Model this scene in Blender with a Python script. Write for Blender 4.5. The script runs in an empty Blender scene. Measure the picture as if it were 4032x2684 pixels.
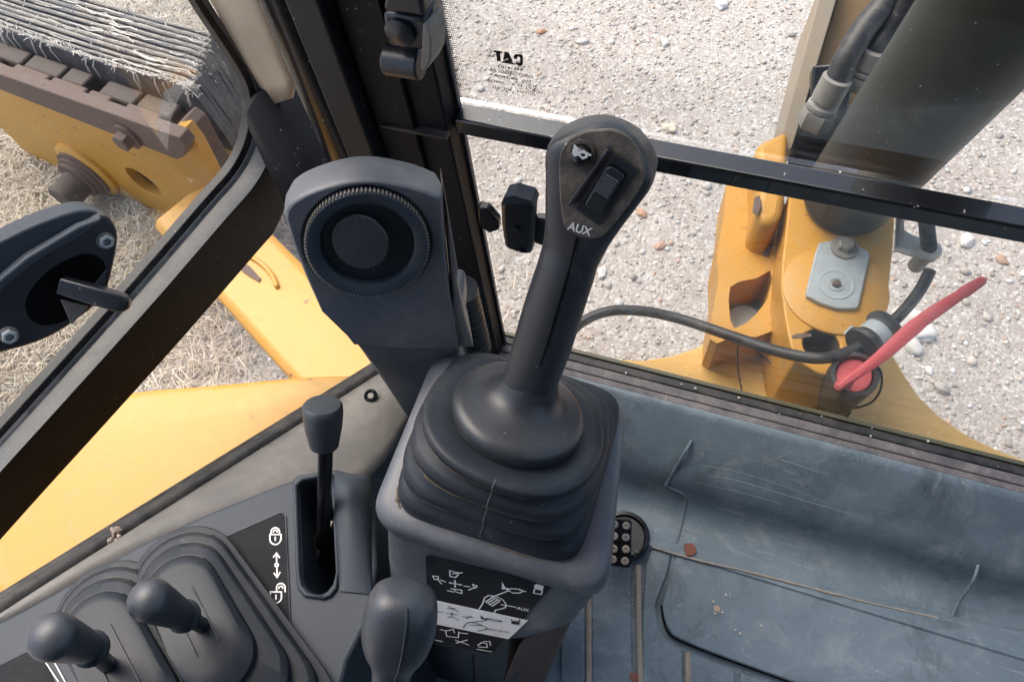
import bpy, bmesh, math, random
import numpy as np
from mathutils import Vector, Matrix
from mathutils.geometry import tessellate_polygon
random.seed(7); rng = np.random.default_rng(7)
S = bpy.context.scene
COL = S.collection

# ------------------------------------------------------------------ camera
YAW, PITCH, ROLL = (math.radians(a) for a in (27, 62, -10))
CAM = Vector((0, 0, 1.80))
_f = Vector((-math.sin(YAW)*math.cos(PITCH), math.cos(YAW)*math.cos(PITCH), -math.sin(PITCH)))
_r0 = Vector((math.cos(YAW), math.sin(YAW), 0)); _u0 = _r0.cross(_f)
_r = _r0*math.cos(ROLL) + _u0*math.sin(ROLL); _u = _u0*math.cos(ROLL) - _r0*math.sin(ROLL)
cd = bpy.data.cameras.new('camera'); cam = bpy.data.objects.new('camera', cd); COL.objects.link(cam)
cam.matrix_world = Matrix(((_r.x, _u.x, -_f.x, CAM.x), (_r.y, _u.y, -_f.y, CAM.y), (_r.z, _u.z, -_f.z, CAM.z), (0, 0, 0, 1)))
cd.sensor_width = 36; cd.lens = 36*2912/4032; cd.clip_start = .02; cd.clip_end = 400
S.camera = cam
S.render.resolution_x, S.render.resolution_y = 1024, 681

# ------------------------------------------------------------------ light
SUN_EL, SUN_AZ = math.radians(58), math.radians(-62)      # azimuth from +Y (forward) towards +X
w = bpy.data.worlds.new('World'); S.world = w; w.use_nodes = True
nt = w.node_tree; bg = nt.nodes['Background']; sky = nt.nodes.new('ShaderNodeTexSky')
sky.sky_type = 'NISHITA'; sky.sun_disc = False; sky.sun_elevation = SUN_EL; sky.sun_rotation = SUN_AZ
sky.dust_density = 5; sky.air_density = 1.0; sky.ozone_density = 1.0
nt.links.new(sky.outputs[0], bg.inputs[0]); bg.inputs[1].default_value = .15
sd = bpy.data.lights.new('sun', 'SUN'); sd.energy = .7; sd.angle = math.radians(60); sd.color = (1, .95, .88)
sun = bpy.data.objects.new('sun', sd); COL.objects.link(sun); sun.location = (-3, 3, 8)
_d = Vector((math.sin(SUN_AZ)*math.cos(SUN_EL), math.cos(SUN_AZ)*math.cos(SUN_EL), math.sin(SUN_EL)))
sun.rotation_euler = _d.to_track_quat('Z', 'Y').to_euler()
S.view_settings.view_transform = 'Standard'; S.view_settings.look = 'None'; S.view_settings.gamma = 1
S.view_settings.use_curve_mapping = False; S.view_settings.exposure = 1.15
S.cycles.max_bounces = 10; S.cycles.transparent_max_bounces = 16

# ------------------------------------------------------------------ helpers
def ray(x, y):
    """world direction seen at (x, y) of the 2356 px wide working picture"""
    k = 4032/2356
    d = _r*(x*k-2016) + _u*(1342-y*k) + _f*2912
    return d.normalized()
def P(x, y, X=None, Y=None, Z=None, D=None, pl=None):
    r = ray(x, y)
    if D is not None: t = D
    elif Z is not None: t = (Z-CAM.z)/r.z
    elif X is not None: t = (X-CAM.x)/r.x
    elif Y is not None: t = (Y-CAM.y)/r.y
    else: t = (pl[0]-CAM).dot(pl[1])/r.dot(pl[1])
    return CAM + r*t
def V(*a): return Vector(a)

class MB:
    def __init__(s): s.v = []; s.f = []
    def add(s, vs, fs):
        o = len(s.v); s.v += [Vector(p) for p in vs]; s.f += [[i+o for i in f] for f in fs]; return s
    def box(s, c, size, ax=None):
        c = Vector(c); X, Y, Z = ax or (V(1,0,0), V(0,1,0), V(0,0,1))
        a, b, d = [q/2 for q in size]
        vs = [c+X*i*a+Y*j*b+Z*k*d for k in (-1,1) for j in (-1,1) for i in (-1,1)]
        return s.add(vs, [[0,2,3,1],[4,5,7,6],[0,1,5,4],[2,6,7,3],[0,4,6,2],[1,3,7,5]])
    def prism(s, pts, vec, holes=()):
        """polygon (with holes) extruded by vec (a vector)"""
        pts = [Vector(p) for p in pts]; vec = Vector(vec); n = len(pts)
        if not holes:
            s.add(pts+[p+vec for p in pts], [list(range(n)), [2*n-1-i for i in range(n)]] + [[i, (i+1) % n, (i+1) % n+n, i+n] for i in range(n)])
            return s
        loops = [pts]+[[Vector(p) for p in h] for h in holes]
        flat = [p for l in loops for p in l]; m = len(flat)
        tr = tessellate_polygon(loops)
        fs = [list(t) for t in tr] + [[t[2]+m, t[1]+m, t[0]+m] for t in tr]
        o = 0
        for l in loops:
            k = len(l); fs += [[o+i, o+(i+1) % k, o+(i+1) % k+m, o+i+m] for i in range(k)]; o += k
        return s.add(flat+[p+vec for p in flat], fs)
    def loft(s, rings, cap0=True, cap1=True):
        n = len(rings[0]); vs = [p for r in rings for p in r]; fs = []
        for j in range(len(rings)-1):
            for i in range(n): fs.append([j*n+i, j*n+(i+1) % n, (j+1)*n+(i+1) % n, (j+1)*n+i])
        if cap0: fs.append(list(range(n))[::-1])
        if cap1: fs.append([(len(rings)-1)*n+i for i in range(n)])
        return s.add(vs, fs)
    def tube(s, path, r, n=14, cap=True, flat=None):
        path = [Vector(p) for p in path]; m = len(path)
        rs = r if isinstance(r, (list, tuple)) else [r]*m
        t0 = (path[1]-path[0]).normalized(); up = t0.orthogonal().normalized(); rings = []
        for i, p in enumerate(path):
            t = (path[min(i+1, m-1)]-path[max(i-1, 0)]).normalized()
            up = (up-t*up.dot(t)).normalized(); b = t.cross(up)
            rings.append([p+(up*math.cos(a)+b*math.sin(a))*rs[i] for a in (2*math.pi*k/n for k in range(n))])
        return s.loft(rings, cap, cap)
    def lathe(s, prof, o, ax, n=40, cap0=True, cap1=True, up=None, sq=1):
        o = Vector(o); ax = Vector(ax).normalized(); u = up or ax.orthogonal().normalized(); u = (u-ax*u.dot(ax)).normalized(); b = ax.cross(u)
        return s.loft([[o+ax*h+(u*math.cos(a)+b*math.sin(a)*sq)*r for a in (2*math.pi*k/n for k in range(n))] for r, h in prof], cap0, cap1)
    def build(s, name, mat, parent=None, bevel=0, seg=2, ang=35, kind=None, label=None, sub=0):
        me = bpy.data.meshes.new(name); off = parent.matrix_world.translation if parent else Vector()
        if parent: off = Vector(parent['o'])
        me.from_pydata([tuple(p-off) for p in s.v], [], s.f)
        bm = bmesh.new(); bm.from_mesh(me); bmesh.ops.recalc_face_normals(bm, faces=bm.faces); bm.to_mesh(me); bm.free()
        me.polygons.foreach_set('use_smooth', [True]*len(me.polygons)); me.set_sharp_from_angle(angle=math.radians(ang))
        me.materials.append(mat); o = bpy.data.objects.new(name, me); COL.objects.link(o)
        if parent: o.parent = parent
        o['o'] = tuple(off)
        if bevel:
            md = o.modifiers.new('bevel', 'BEVEL'); md.width = bevel; md.segments = seg; md.limit_method = 'ANGLE'; md.angle_limit = math.radians(30); md.harden_normals = False
        if sub:
            md = o.modifiers.new('sub', 'SUBSURF'); md.levels = sub; md.render_levels = sub
        if kind: o['kind'] = kind
        if label: o['label'] = label
        return o

def thing(name, label, cat, loc, group=None):
    o = bpy.data.objects.new(name, None); COL.objects.link(o); o.location = loc; o.empty_display_size = .02
    o['o'] = tuple(loc); o['label'] = label; o['category'] = cat
    if group: o['group'] = group
    return o
def tag(o, label, cat, group=None):
    o['label'] = label; o['category'] = cat
    if group: o['group'] = group
    return o
def smooth_path(pts, n=8):
    pts = [Vector(p) for p in pts]; out = []
    for i in range(len(pts)-1):
        p0, p1, p2, p3 = pts[max(i-1, 0)], pts[i], pts[i+1], pts[min(i+2, len(pts)-1)]
        for k in range(n):
            t = k/n
            out.append(.5*((2*p1)+(p2-p0)*t+(2*p0-5*p1+4*p2-p3)*t*t+(3*p1-p0-3*p2+p3)*t**3))
    return out+[pts[-1]]
def smooth_poly(pts, n=4):
    """closed Catmull-Rom through picture points"""
    m = len(pts); out = []
    for i in range(m):
        p0, p1, p2, p3 = [Vector((*pts[(i+k) % m], 0)) for k in (-1, 0, 1, 2)]
        for k in range(n):
            t = k/n; q = .5*((2*p1)+(p2-p0)*t+(2*p0-5*p1+4*p2-p3)*t*t+(3*p1-p0-3*p2+p3)*t**3); out.append((q.x, q.y))
    return out
def circ(c, n, r, k=32, ry=None, up=None):
    n = n.normalized(); u = up if up is not None else n.orthogonal(); u = (u-n*u.dot(n)).normalized(); b = n.cross(u)
    return [c+u*r*math.cos(2*math.pi*i/k)+b*(ry or r)*math.sin(2*math.pi*i/k) for i in range(k)]
def sq(c, hx, hy, z, e, n=72):
    """superellipse ring"""
    out = []
    for i in range(n):
        a = 2*math.pi*i/n; ca, sa = math.cos(a), math.sin(a)
        out.append(V(c[0]+hx*math.copysign(abs(ca)**(2/e), ca), c[1]+hy*math.copysign(abs(sa)**(2/e), sa), z))
    return out
def rbox(x0, x1, y0, y1, z, r, k=6):
    out = []
    for cx, cy, a0 in ((x1-r, y1-r, 0), (x0+r, y1-r, 90), (x0+r, y0+r, 180), (x1-r, y0+r, 270)):
        for i in range(k+1):
            a = math.radians(a0+90*i/k); out.append(V(cx+r*math.cos(a), cy+r*math.sin(a), z))
    return out
def on(pl, off): return (pl[0]+pl[1].normalized()*off, pl[1])
def strokes(mb, lines, pl, wd, off=.0005):
    """flat printed strokes; lines are lists of picture points"""
    q = on(pl, off); n = q[1].normalized()
    for L in lines:
        pts = [P(*p, pl=q) for p in L]
        if len(L) > 2 and L[0] == L[-1]: closed = True
        else: closed = False
        for i in range(len(pts)-1):
            d = (pts[i+1]-pts[i]); 
            if d.length < 1e-6: continue
            d.normalize(); b = n.cross(d)*wd/2; e = d*wd*.45
            mb.add([pts[i]-e-b, pts[i+1]+e-b, pts[i+1]+e+b, pts[i]-e+b], [[0,1,2,3]])
            n2 = n*.00002; q0 = n2
            for k in range(4): mb.v[-1-k] = mb.v[-1-k]+n2*(i % 7)
def fills(mb, polys, pl, off=.0005):
    q = on(pl, off)
    for L in polys:
        pts = [P(*p, pl=q) for p in L]
        for t in tessellate_polygon([pts]): mb.add([pts[i] for i in t], [[0,1,2]])
def text(mb, s, O, R, U, pl, off=.0005, bold=0.0):
    """lettering mapped so its lower left lies at picture point O, its lower right at R, its upper left at U"""
    cu = bpy.data.curves.new('t', 'FONT'); cu.body = s; cu.offset = bold
    ob = bpy.data.objects.new('t', cu); COL.objects.link(ob); bpy.context.view_layer.update()
    me = bpy.data.meshes.new_from_object(ob.evaluated_get(bpy.context.evaluated_depsgraph_get()))
    co = [v.co.copy() for v in me.vertices]; fs = [list(p.vertices) for p in me.polygons]
    bpy.data.objects.remove(ob); bpy.data.curves.remove(cu); bpy.data.meshes.remove(me)
    if not co: return
    x0 = min(c.x for c in co); x1 = max(c.x for c in co); y0 = min(c.y for c in co); y1 = max(c.y for c in co)
    q = on(pl, off); o = P(*O, pl=q); r = P(*R, pl=q)-o; u = P(*U, pl=q)-o
    mb.add([o+r*((c.x-x0)/(x1-x0))+u*((c.y-y0)/(y1-y0)) for c in co], fs)

# ------------------------------------------------------------------ materials
class G:
    def __init__(s, name):
        s.m = bpy.data.materials.new(name); s.m.use_nodes = True; s.t = s.m.node_tree; s.b = s.t.nodes['Principled BSDF']
        s.tc = s.t.nodes.new('ShaderNodeTexCoord').outputs['Object']
        s.out = s.t.nodes['Material Output']
    def n(s, typ, **k):
        nd = s.t.nodes.new(typ)
        for a, v in k.items():
            if a in nd.inputs.keys() or a.replace('_', ' ') in nd.inputs.keys():
                key = a if a in nd.inputs.keys() else a.replace('_', ' ')
                if isinstance(v, bpy.types.NodeSocket): s.t.links.new(v, nd.inputs[key])
                else: nd.inputs[key].default_value = v
            else: setattr(nd, a, v)
        return nd
    def lk(s, a, b): s.t.links.new(a, b)
    def noise(s, scale, detail=4, rough=.55, vec=None, dist=0):
        return s.n('ShaderNodeTexNoise', Vector=vec or s.tc, Scale=scale, Detail=detail, Roughness=rough, Distortion=dist).outputs[0]
    def ramp(s, f, *st):
        nd = s.t.nodes.new('ShaderNodeValToRGB'); s.lk(f, nd.inputs[0]); cr = nd.color_ramp
        while len(cr.elements) < len(st): cr.elements.new(.5)
        for e, (p, c) in zip(cr.elements, st): e.position = p; e.color = c if isinstance(c, tuple) and len(c) == 4 else ((*c, 1) if isinstance(c, tuple) else (c, c, c, 1))
        return nd.outputs[0]
    def math(s, op, a, b):
        nd = s.t.nodes.new('ShaderNodeMath'); nd.operation = op
        for i, v in enumerate((a, b)):
            if isinstance(v, (int, float)): nd.inputs[i].default_value = v
            else: s.lk(v, nd.inputs[i])
        return nd.outputs[0]
    def mix(s, f, a, b):
        nd = s.t.nodes.new('ShaderNodeMix'); nd.data_type = 'RGBA'
        for i, v in ((0, f), (6, a), (7, b)):
            if isinstance(v, bpy.types.NodeSocket): s.lk(v, nd.inputs[i])
            elif i == 0: nd.inputs[i].default_value = v
            else: nd.inputs[i].default_value = (*v, 1)
        return nd.outputs[2]
    def bump(s, h, st, dist=.001):
        nd = s.n('ShaderNodeBump', Height=h, Strength=st, Distance=dist); s.lk(nd.outputs[0], s.b.inputs['Normal']); return nd
    def scaled(s, sc):
        return s.n('ShaderNodeMapping', Vector=s.tc, Scale=sc).outputs[0]
    def set(s, col=None, rough=None, metal=None, spec=None):
        for k, v in (('Base Color', col), ('Roughness', rough), ('Metallic', metal), ('Specular IOR Level', spec)):
            if v is None: continue
            if isinstance(v, bpy.types.NodeSocket): s.lk(v, s.b.inputs[k])
            else: s.b.inputs[k].default_value = (*v, 1) if isinstance(v, tuple) else v

def dusty(name, base, dust=(.30, .27, .23), amt=.45, rough=.5, scale=9, grain=500, gb=.25, lo=.42, hi=.72, spec=.5, speck=.5, scr=0):
    g = G(name)
    a = g.noise(scale, 6, .62); b = g.noise(scale*9, 4, .6)
    f = g.math('MULTIPLY', g.ramp(a, (lo, 0.), (hi, 1.)), g.ramp(b, (.3, .25), (.75, 1.)))
    f = g.math('MULTIPLY', f, amt)
    c = g.mix(f, base, dust)
    if scr:
        m = g.n('ShaderNodeMapping', Vector=g.tc, Scale=(30, 420, 60), Rotation=(0, 0, .5)).outputs[0]
        sc = g.ramp(g.noise(1, 3, .5, m), (.62, 0.), (.72, 1.))
        sc = g.math('MULTIPLY', g.math('MULTIPLY', sc, g.ramp(g.noise(14, 2), (.48, 0.), (.6, 1.))), scr)
        c = g.mix(sc, c, tuple(min(1, x*1.0+.12) for x in dust))
    if speck:
        vo = g.n('ShaderNodeTexVoronoi', Vector=g.tc, Scale=170.)
        sp = g.math('MULTIPLY', g.ramp(vo.outputs['Distance'], (.10, 1.), (.16, 0.)), g.ramp(g.noise(60, 2), (.60, 0.), (.66, 1.)))
        c = g.mix(g.math('MULTIPLY', sp, speck), c, (.6, .58, .53))
    g.set(c, g.math('ADD', g.math('MULTIPLY', f, .45), rough), 0., spec)
    if gb: g.bump(g.noise(grain, 2, .5), gb, .0006)
    return g.m

PL = dusty('grey_plastic', (.036, .048, .064), dust=(.20, .205, .21), amt=.22, rough=.50, scale=11, lo=.48, hi=.85, speck=.12, spec=.3)
PLS = dusty('skylit_grey_plastic', (.090, .102, .120), dust=(.32, .32, .31), amt=.5, rough=.42, scale=15, lo=.44, hi=.78, speck=.2, spec=.55)  # lighter than PL: sky sheen on vent and console put into the colour
PLD = dusty('dark_plastic', (.016, .019, .024), dust=(.22, .22, .22), amt=.22, rough=.34, scale=14, lo=.48, hi=.85, speck=.35, spec=.6)
KNOB = dusty('knob_plastic', (.034, .042, .053), dust=(.2, .2, .2), amt=.22, rough=.44, scale=24, lo=.48, hi=.85, speck=.15, spec=.7)
BOOT = dusty('boot_rubber', (.018, .024, .032), dust=(.125, .125, .125), amt=.42, rough=.44, scale=22, lo=.46, hi=.8, gb=.14, speck=.25, spec=.3)
GRIP = dusty('grip_plastic', (.026, .030, .036), dust=(.17, .16, .145), amt=.28, rough=.40, scale=24, lo=.47, hi=.8, grain=900, gb=.25, speck=.2, spec=.6)
FACE = dusty('switch_face', (.055, .050, .046), dust=(.28, .23, .18), amt=.85, rough=.5, scale=50, lo=.40, hi=.66)
TRIM = dusty('tan_dusty_trim', (.13, .128, .122), dust=(.36, .33, .28), amt=.7, rough=.5, scale=8, lo=.35, hi=.75)
BLK = dusty('black_paint', (.006, .007, .009), dust=(.2, .2, .2), amt=.05, rough=.24, scale=15, gb=.03, speck=.9, spec=.35)
SEAL = dusty('seal_rubber', (.016, .017, .018), dust=(.28, .26, .23), amt=.35, rough=.5, scale=26, speck=.8)
SEALG = dusty('dusty_seal_lit_ledge', (.034, .041, .051), dust=(.24, .26, .28), amt=.55, rough=.34, scale=30, speck=.5)
SILL = dusty('dirty_metal_sill', (.085, .078, .082), dust=(.36, .32, .31), amt=.8, rough=.55, scale=30, lo=.35, hi=.7, speck=.9)
def mat_material():
    g = G('floor_mat')
    c = g.mix(g.ramp(g.noise(3.5, 8, .68), (.38, 0.), (.66, 1.)), (.125, .172, .205), (.205, .265, .305))
    gr_ = g.math('MULTIPLY', g.ramp(g.noise(7, 8, .72, dist=.6), (.50, 0.), (.68, 1.)), .75)
    c = g.mix(gr_, c, (.045, .058, .066))
    du = g.math('MULTIPLY', g.ramp(g.noise(18, 7, .7, dist=.8), (.52, 0.), (.72, 1.)), .38)
    c = g.mix(du, c, (.42, .45, .46))
    for k, (rz, sc) in enumerate(((.3, (9, 150, 20)), (-.5, (120, 7, 20)), (1.1, (10, 170, 20)))):
        m = g.n('ShaderNodeMapping', Vector=g.tc, Scale=sc, Rotation=(0, 0, rz), Location=(k*3.1, 0, 0)).outputs[0]
        sm = g.math('MULTIPLY', g.ramp(g.noise(1, 5, .6, m), (.60, 0.), (.74, 1.)), g.ramp(g.noise(6+k, 3, .5), (.50, 0.), (.60, 1.)))
        c = g.mix(g.math('MULTIPLY', sm, .45), c, (.36, .40, .42))
    vo = g.n('ShaderNodeTexVoronoi', Vector=g.tc, Scale=210.)
    sp = g.math('MULTIPLY', g.ramp(vo.outputs['Distance'], (.10, 1.), (.2, 0.)), g.ramp(g.noise(34, 3), (.58, 0.), (.66, 1.)))
    c = g.mix(g.math('MULTIPLY', sp, .7), c, (.62, .60, .56))
    g.set(c, g.math('ADD', g.math('MULTIPLY', du, .4), .40), 0., .5)
    v2 = g.n('ShaderNodeTexVoronoi', Vector=g.tc, Scale=420.)
    g.bump(g.math('ADD', v2.outputs['Distance'], g.math('MULTIPLY', g.noise(60, 5, .6), .6)), .16, .001)
    return g.m
MAT = mat_material()
SAND = dusty('groove_sand', (.30, .25, .20), dust=(.5, .46, .4), amt=.8, rough=.9, scale=60, lo=.3, hi=.7)
DECAL = dusty('decal_film', (.012, .014, .018), dust=(.2, .2, .2), amt=.12, rough=.6, scale=20, gb=0, speck=.2, spec=.12)
GALV = dusty('galvanised_steel', (.36, .41, .43), dust=(.22, .24, .24), amt=.8, rough=.5, scale=40, gb=.08, spec=.6)
STEEL = dusty('dull_steel', (.25, .24, .22), dust=(.13, .11, .09), amt=.8, rough=.5, scale=80, gb=.15)
RUST = dusty('rusty_steel', (.105, .075, .065), dust=(.20, .13, .10), amt=.9, rough=.65, scale=30, lo=.35, hi=.7, gb=.4, grain=250)
RUSTD = dusty('dark_rusty_steel', (.07, .06, .055), dust=(.17, .13, .11), amt=.8, rough=.7, scale=30, lo=.35, hi=.7, gb=.4, grain=250)
RUBB = dusty('rubber_sheet', (.10, .105, .115), dust=(.33, .31, .29), amt=.75, rough=.75, scale=30, lo=.35, hi=.7, gb=.6, grain=200)
RED = dusty('red_plastic', (.52, .075, .088), dust=(.62, .30, .28), amt=.4, rough=.6, scale=40, gb=.1)
HOSE = dusty('hose_rubber', (.018, .018, .02), dust=(.3, .29, .28), amt=.3, rough=.45, scale=60, gb=.15)
CYL = dusty('dark_cylinder_paint', (.020, .024, .022), dust=(.062, .056, .045), amt=.7, rough=.46, scale=9, lo=.4, hi=.8, gb=.05, speck=.8, spec=.28)
GREYP = dusty('grey_bracket_paint', (.36, .36, .33), dust=(.45, .43, .4), amt=.5, rough=.5, scale=40, gb=.05)
BROWN = dusty('brown_plate', (.20, .125, .055), dust=(.12, .08, .05), amt=.7, rough=.6, scale=14, gb=.1)
LEAFM = dusty('red_chip', (.22, .075, .05), dust=(.35, .2, .15), amt=.6, rough=.8, scale=90)
JAMB = dusty('lit_tan_grey_paint', (.30, .26, .205), dust=(.36, .25, .13), amt=.8, rough=.42, scale=7, lo=.35, hi=.75, gb=.02)
BLKM = dusty('matt_black_paint', (.006, .007, .009), dust=(.2, .2, .2), amt=.05, rough=.6, scale=15, gb=.03, speck=.5, spec=.25)
BLKC = dusty('gloss_black_paint', (.007, .008, .010), dust=(.2, .2, .2), amt=.06, rough=.22, scale=15, gb=.02, speck=.7, spec=.55)
BLKC.node_tree.nodes['Principled BSDF'].inputs['Coat Weight'].default_value = 1
BLKC.node_tree.nodes['Principled BSDF'].inputs['Coat IOR'].default_value = 1.45
BLK.node_tree.nodes['Principled BSDF'].inputs['Coat Weight'].default_value = .15
BLK.node_tree.nodes['Principled BSDF'].inputs['Coat IOR'].default_value = 1.6
BLK.node_tree.nodes['Principled BSDF'].inputs['Coat Roughness'].default_value = .12
FIBRE = dusty('frayed_fibre', (.66, .64, .58), dust=(.4, .37, .32), amt=.7, rough=.9, scale=40)
def flat(name, c, rough=.5):
    g = G(name); g.set(c, rough); return g.m
WHITE = dusty('white_print', (.75, .76, .76), dust=(.4, .4, .38), amt=.4, rough=.5, scale=60, gb=0, speck=0)
BLACKP = flat('black_print', (.012, .012, .014))
VOID = flat('dark_hollow', (.006, .006, .007), .9); VOID.node_tree.nodes['Principled BSDF'].inputs['Specular IOR Level'].default_value = .05
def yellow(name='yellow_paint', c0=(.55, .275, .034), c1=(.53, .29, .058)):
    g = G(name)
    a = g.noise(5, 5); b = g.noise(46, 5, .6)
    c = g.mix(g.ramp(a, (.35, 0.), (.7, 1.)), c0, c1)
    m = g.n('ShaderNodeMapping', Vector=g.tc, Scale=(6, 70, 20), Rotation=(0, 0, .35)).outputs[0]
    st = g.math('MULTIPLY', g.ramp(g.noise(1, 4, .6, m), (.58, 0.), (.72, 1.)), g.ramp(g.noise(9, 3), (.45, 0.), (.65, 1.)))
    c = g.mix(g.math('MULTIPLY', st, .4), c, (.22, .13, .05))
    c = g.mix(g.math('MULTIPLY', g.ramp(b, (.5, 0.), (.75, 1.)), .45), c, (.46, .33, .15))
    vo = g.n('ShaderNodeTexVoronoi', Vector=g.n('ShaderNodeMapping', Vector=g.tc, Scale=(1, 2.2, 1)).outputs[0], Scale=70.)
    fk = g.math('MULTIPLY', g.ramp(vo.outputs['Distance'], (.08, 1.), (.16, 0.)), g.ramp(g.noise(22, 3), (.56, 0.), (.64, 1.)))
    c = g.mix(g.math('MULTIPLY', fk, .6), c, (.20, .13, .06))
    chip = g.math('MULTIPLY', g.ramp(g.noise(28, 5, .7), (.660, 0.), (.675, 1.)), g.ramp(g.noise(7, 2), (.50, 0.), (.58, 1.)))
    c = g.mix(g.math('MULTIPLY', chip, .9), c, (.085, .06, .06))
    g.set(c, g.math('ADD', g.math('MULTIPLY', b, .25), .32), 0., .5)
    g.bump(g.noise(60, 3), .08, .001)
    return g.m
YEL = yellow(); YELD = yellow('brightened_dusty_yellow', (.66, .40, .11), (.64, .44, .18))  # YELD: dusty deck paint, lightened further to offset the cab's shade
def glass():
    g = G('window_glass'); t = g.t; t.nodes.remove(g.b)
    tr = g.n('ShaderNodeBsdfTransparent', Color=(.975, .985, .975, 1)); gl = g.n('ShaderNodeBsdfGlossy', Roughness=.02, Color=(1, 1, 1, 1))
    df = g.n('ShaderNodeBsdfDiffuse', Color=(.55, .55, .52, 1))
    fr = g.n('ShaderNodeFresnel', IOR=1.45)
    m1 = g.n('ShaderNodeMixShader', Fac=g.math('MULTIPLY', fr.outputs[0], .22)); g.lk(tr.outputs[0], m1.inputs[1]); g.lk(gl.outputs[0], m1.inputs[2])
    d = g.ramp(g.noise(7, 6, .65), (.35, .003), (.75, .022))
    vo = g.n('ShaderNodeTexVoronoi', Vector=g.tc, Scale=85.)
    sp = g.math('MULTIPLY', g.ramp(vo.outputs['Distance'], (.07, .7), (.1, 0.)), g.ramp(g.noise(40, 2), (.56, 0.), (.62, 1.)))
    m2 = g.n('ShaderNodeMixShader', Fac=g.math('MAXIMUM', d, sp)); g.lk(m1.outputs[0], m2.inputs[1]); g.lk(df.outputs[0], m2.inputs[2])
    g.lk(m2.outputs[0], g.out.inputs[0]); return g.m
GLASS = glass()

# ================================================================== SETTING
# ---- ground
def ground_mat():
    g = G('gravel_ground')
    big = g.noise(1.1, 4); mid = g.noise(9, 5, .6); fine = g.noise(90, 5, .7)
    c = g.mix(g.ramp(big, (.35, 0.), (.65, 1.)), (.42, .365, .325), (.41, .39, .355))
    c = g.mix(g.ramp(mid, (.35, 0.), (.7, 1.)), c, (.50, .455, .415))
    c = g.mix(g.math('MULTIPLY', g.ramp(g.noise(2.3, 6, .6, dist=.7), (.48, 0.), (.66, 1.)), .55), c, (.32, .285, .255))
    c = g.mix(g.math('MULTIPLY', g.ramp(g.noise(.9, 3, .5), (.5, 0.), (.65, 1.)), .4), c, (.40, .41, .37))
    vo = g.n('ShaderNodeTexVoronoi', Vector=g.tc, Scale=130.)
    vc = g.n('ShaderNodeSeparateColor'); g.lk(vo.outputs['Color'], vc.inputs[0])
    c = g.mix(g.math('MULTIPLY', g.ramp(vc.outputs[0], (.5, 0.), (.95, 1.)), .65), c, (.72, .70, .66))
    c = g.mix(g.math('MULTIPLY', g.ramp(vc.outputs[1], (.6, 0.), (.95, 1.)), .5), c, (.30, .26, .23))
    c = g.mix(g.math('MULTIPLY', g.ramp(fine, (.45, 0.), (.7, 1.)), .4), c, (.33, .28, .24))
    g.set(c, .95, 0., .2)
    h = g.math('ADD', g.math('MULTIPLY', vo.outputs['Distance'], -.6), fine)
    g.bump(h, .6, .005)
    return g.m
mb = MB(); mb.add([(-120,-120,0),(120,-120,0),(120,120,0),(-120,120,0)], [[0,1,2,3]])
ground = mb.build('ground', ground_mat(), kind='structure')

def scatter(name, n, area, smin, smax, palette, seed, power=3.0, flatn=.6):
    """loose pebbles, joined: each a squashed irregular octahedron-like stone of 20 triangles"""
    r = np.random.default_rng(seed)
    bm = bmesh.new(); bmesh.ops.create_icosphere(bm, subdivisions=1, radius=1)
    bv = np.array([v.co[:] for v in bm.verts]); bf = np.array([[v.index for v in f.verts] for f in bm.faces]); bm.free()
    x = r.uniform(area[0], area[1], n); y = r.uniform(area[2], area[3], n)
    s = smin+(smax-smin)*r.random(n)**power
    jit = 1+r.uniform(-.28, .28, (n, len(bv), 1))
    a = r.uniform(0, 6.28, n); ca, sa = np.cos(a), np.sin(a)
    sc = np.stack([s*r.uniform(.7, 1.3, n), s*r.uniform(.6, 1.1, n), s*r.uniform(.35, .8, n)*flatn*1.4], 1)
    v = bv[None]*jit*sc[:, None, :]
    vx = v[..., 0]*ca[:, None]-v[..., 1]*sa[:, None]+x[:, None]; vy = v[..., 0]*sa[:, None]+v[..., 1]*ca[:, None]+y[:, None]
    vz = v[..., 2]+(sc[:, 2]*.35)[:, None]
    V3 = np.stack([vx, vy, vz], -1).reshape(-1, 3); F3 = (bf[None]+(np.arange(n)*len(bv))[:, None, None]).reshape(-1, 3)
    me = bpy.data.meshes.new(name); me.vertices.add(len(V3)); me.vertices.foreach_set('co', V3.ravel())
    me.loops.add(F3.size); me.loops.foreach_set('vertex_index', F3.ravel().astype(np.int32))
    me.polygons.add(len(F3)); me.polygons.foreach_set('loop_start', np.arange(len(F3), dtype=np.int32)*3); me.update()
    pal = np.array(palette); ci = r.choice(len(pal), n, p=None); col = pal[ci]*r.uniform(.75, 1.2, (n, 1))
    cc = np.repeat(np.concatenate([col, np.ones((n, 1))], 1), len(bv), 0)
    at = me.color_attributes.new('c', 'FLOAT_COLOR', 'POINT'); at.data.foreach_set('color', cc.ravel().astype(np.float32))
    o = bpy.data.objects.new(name, me); COL.objects.link(o); return o
def attr_mat(name, rough=.85, bump=.4, sc=120):
    g = G(name); a = g.n('ShaderNodeAttribute', attribute_name='c').outputs[0]
    c = g.mix(g.math('MULTIPLY', g.ramp(g.noise(sc, 4), (.35, 0.), (.7, 1.)), .45), a, (.40, .36, .32)); g.set(c, rough, 0., .25)
    g.bump(g.noise(sc*2, 3), bump, .002); return g.m
STONE = attr_mat('stone')
pal = [(.56,.51,.46)]*5+[(.74,.73,.70)]*5+[(.48,.43,.38)]*4+[(.40,.37,.34)]*2+[(.54,.48,.42)]*4+[(.56,.38,.28)]
gr = scatter('gravel', 42000, (-2.3, 1.7, .25, 3.3), .0022, .0085, pal, 3, 2.6)
gr.data.materials.append(STONE); gr['kind'] = 'stuff'; gr['label'] = 'fine pale gravel spread over the ground'; gr['category'] = 'gravel'
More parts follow.
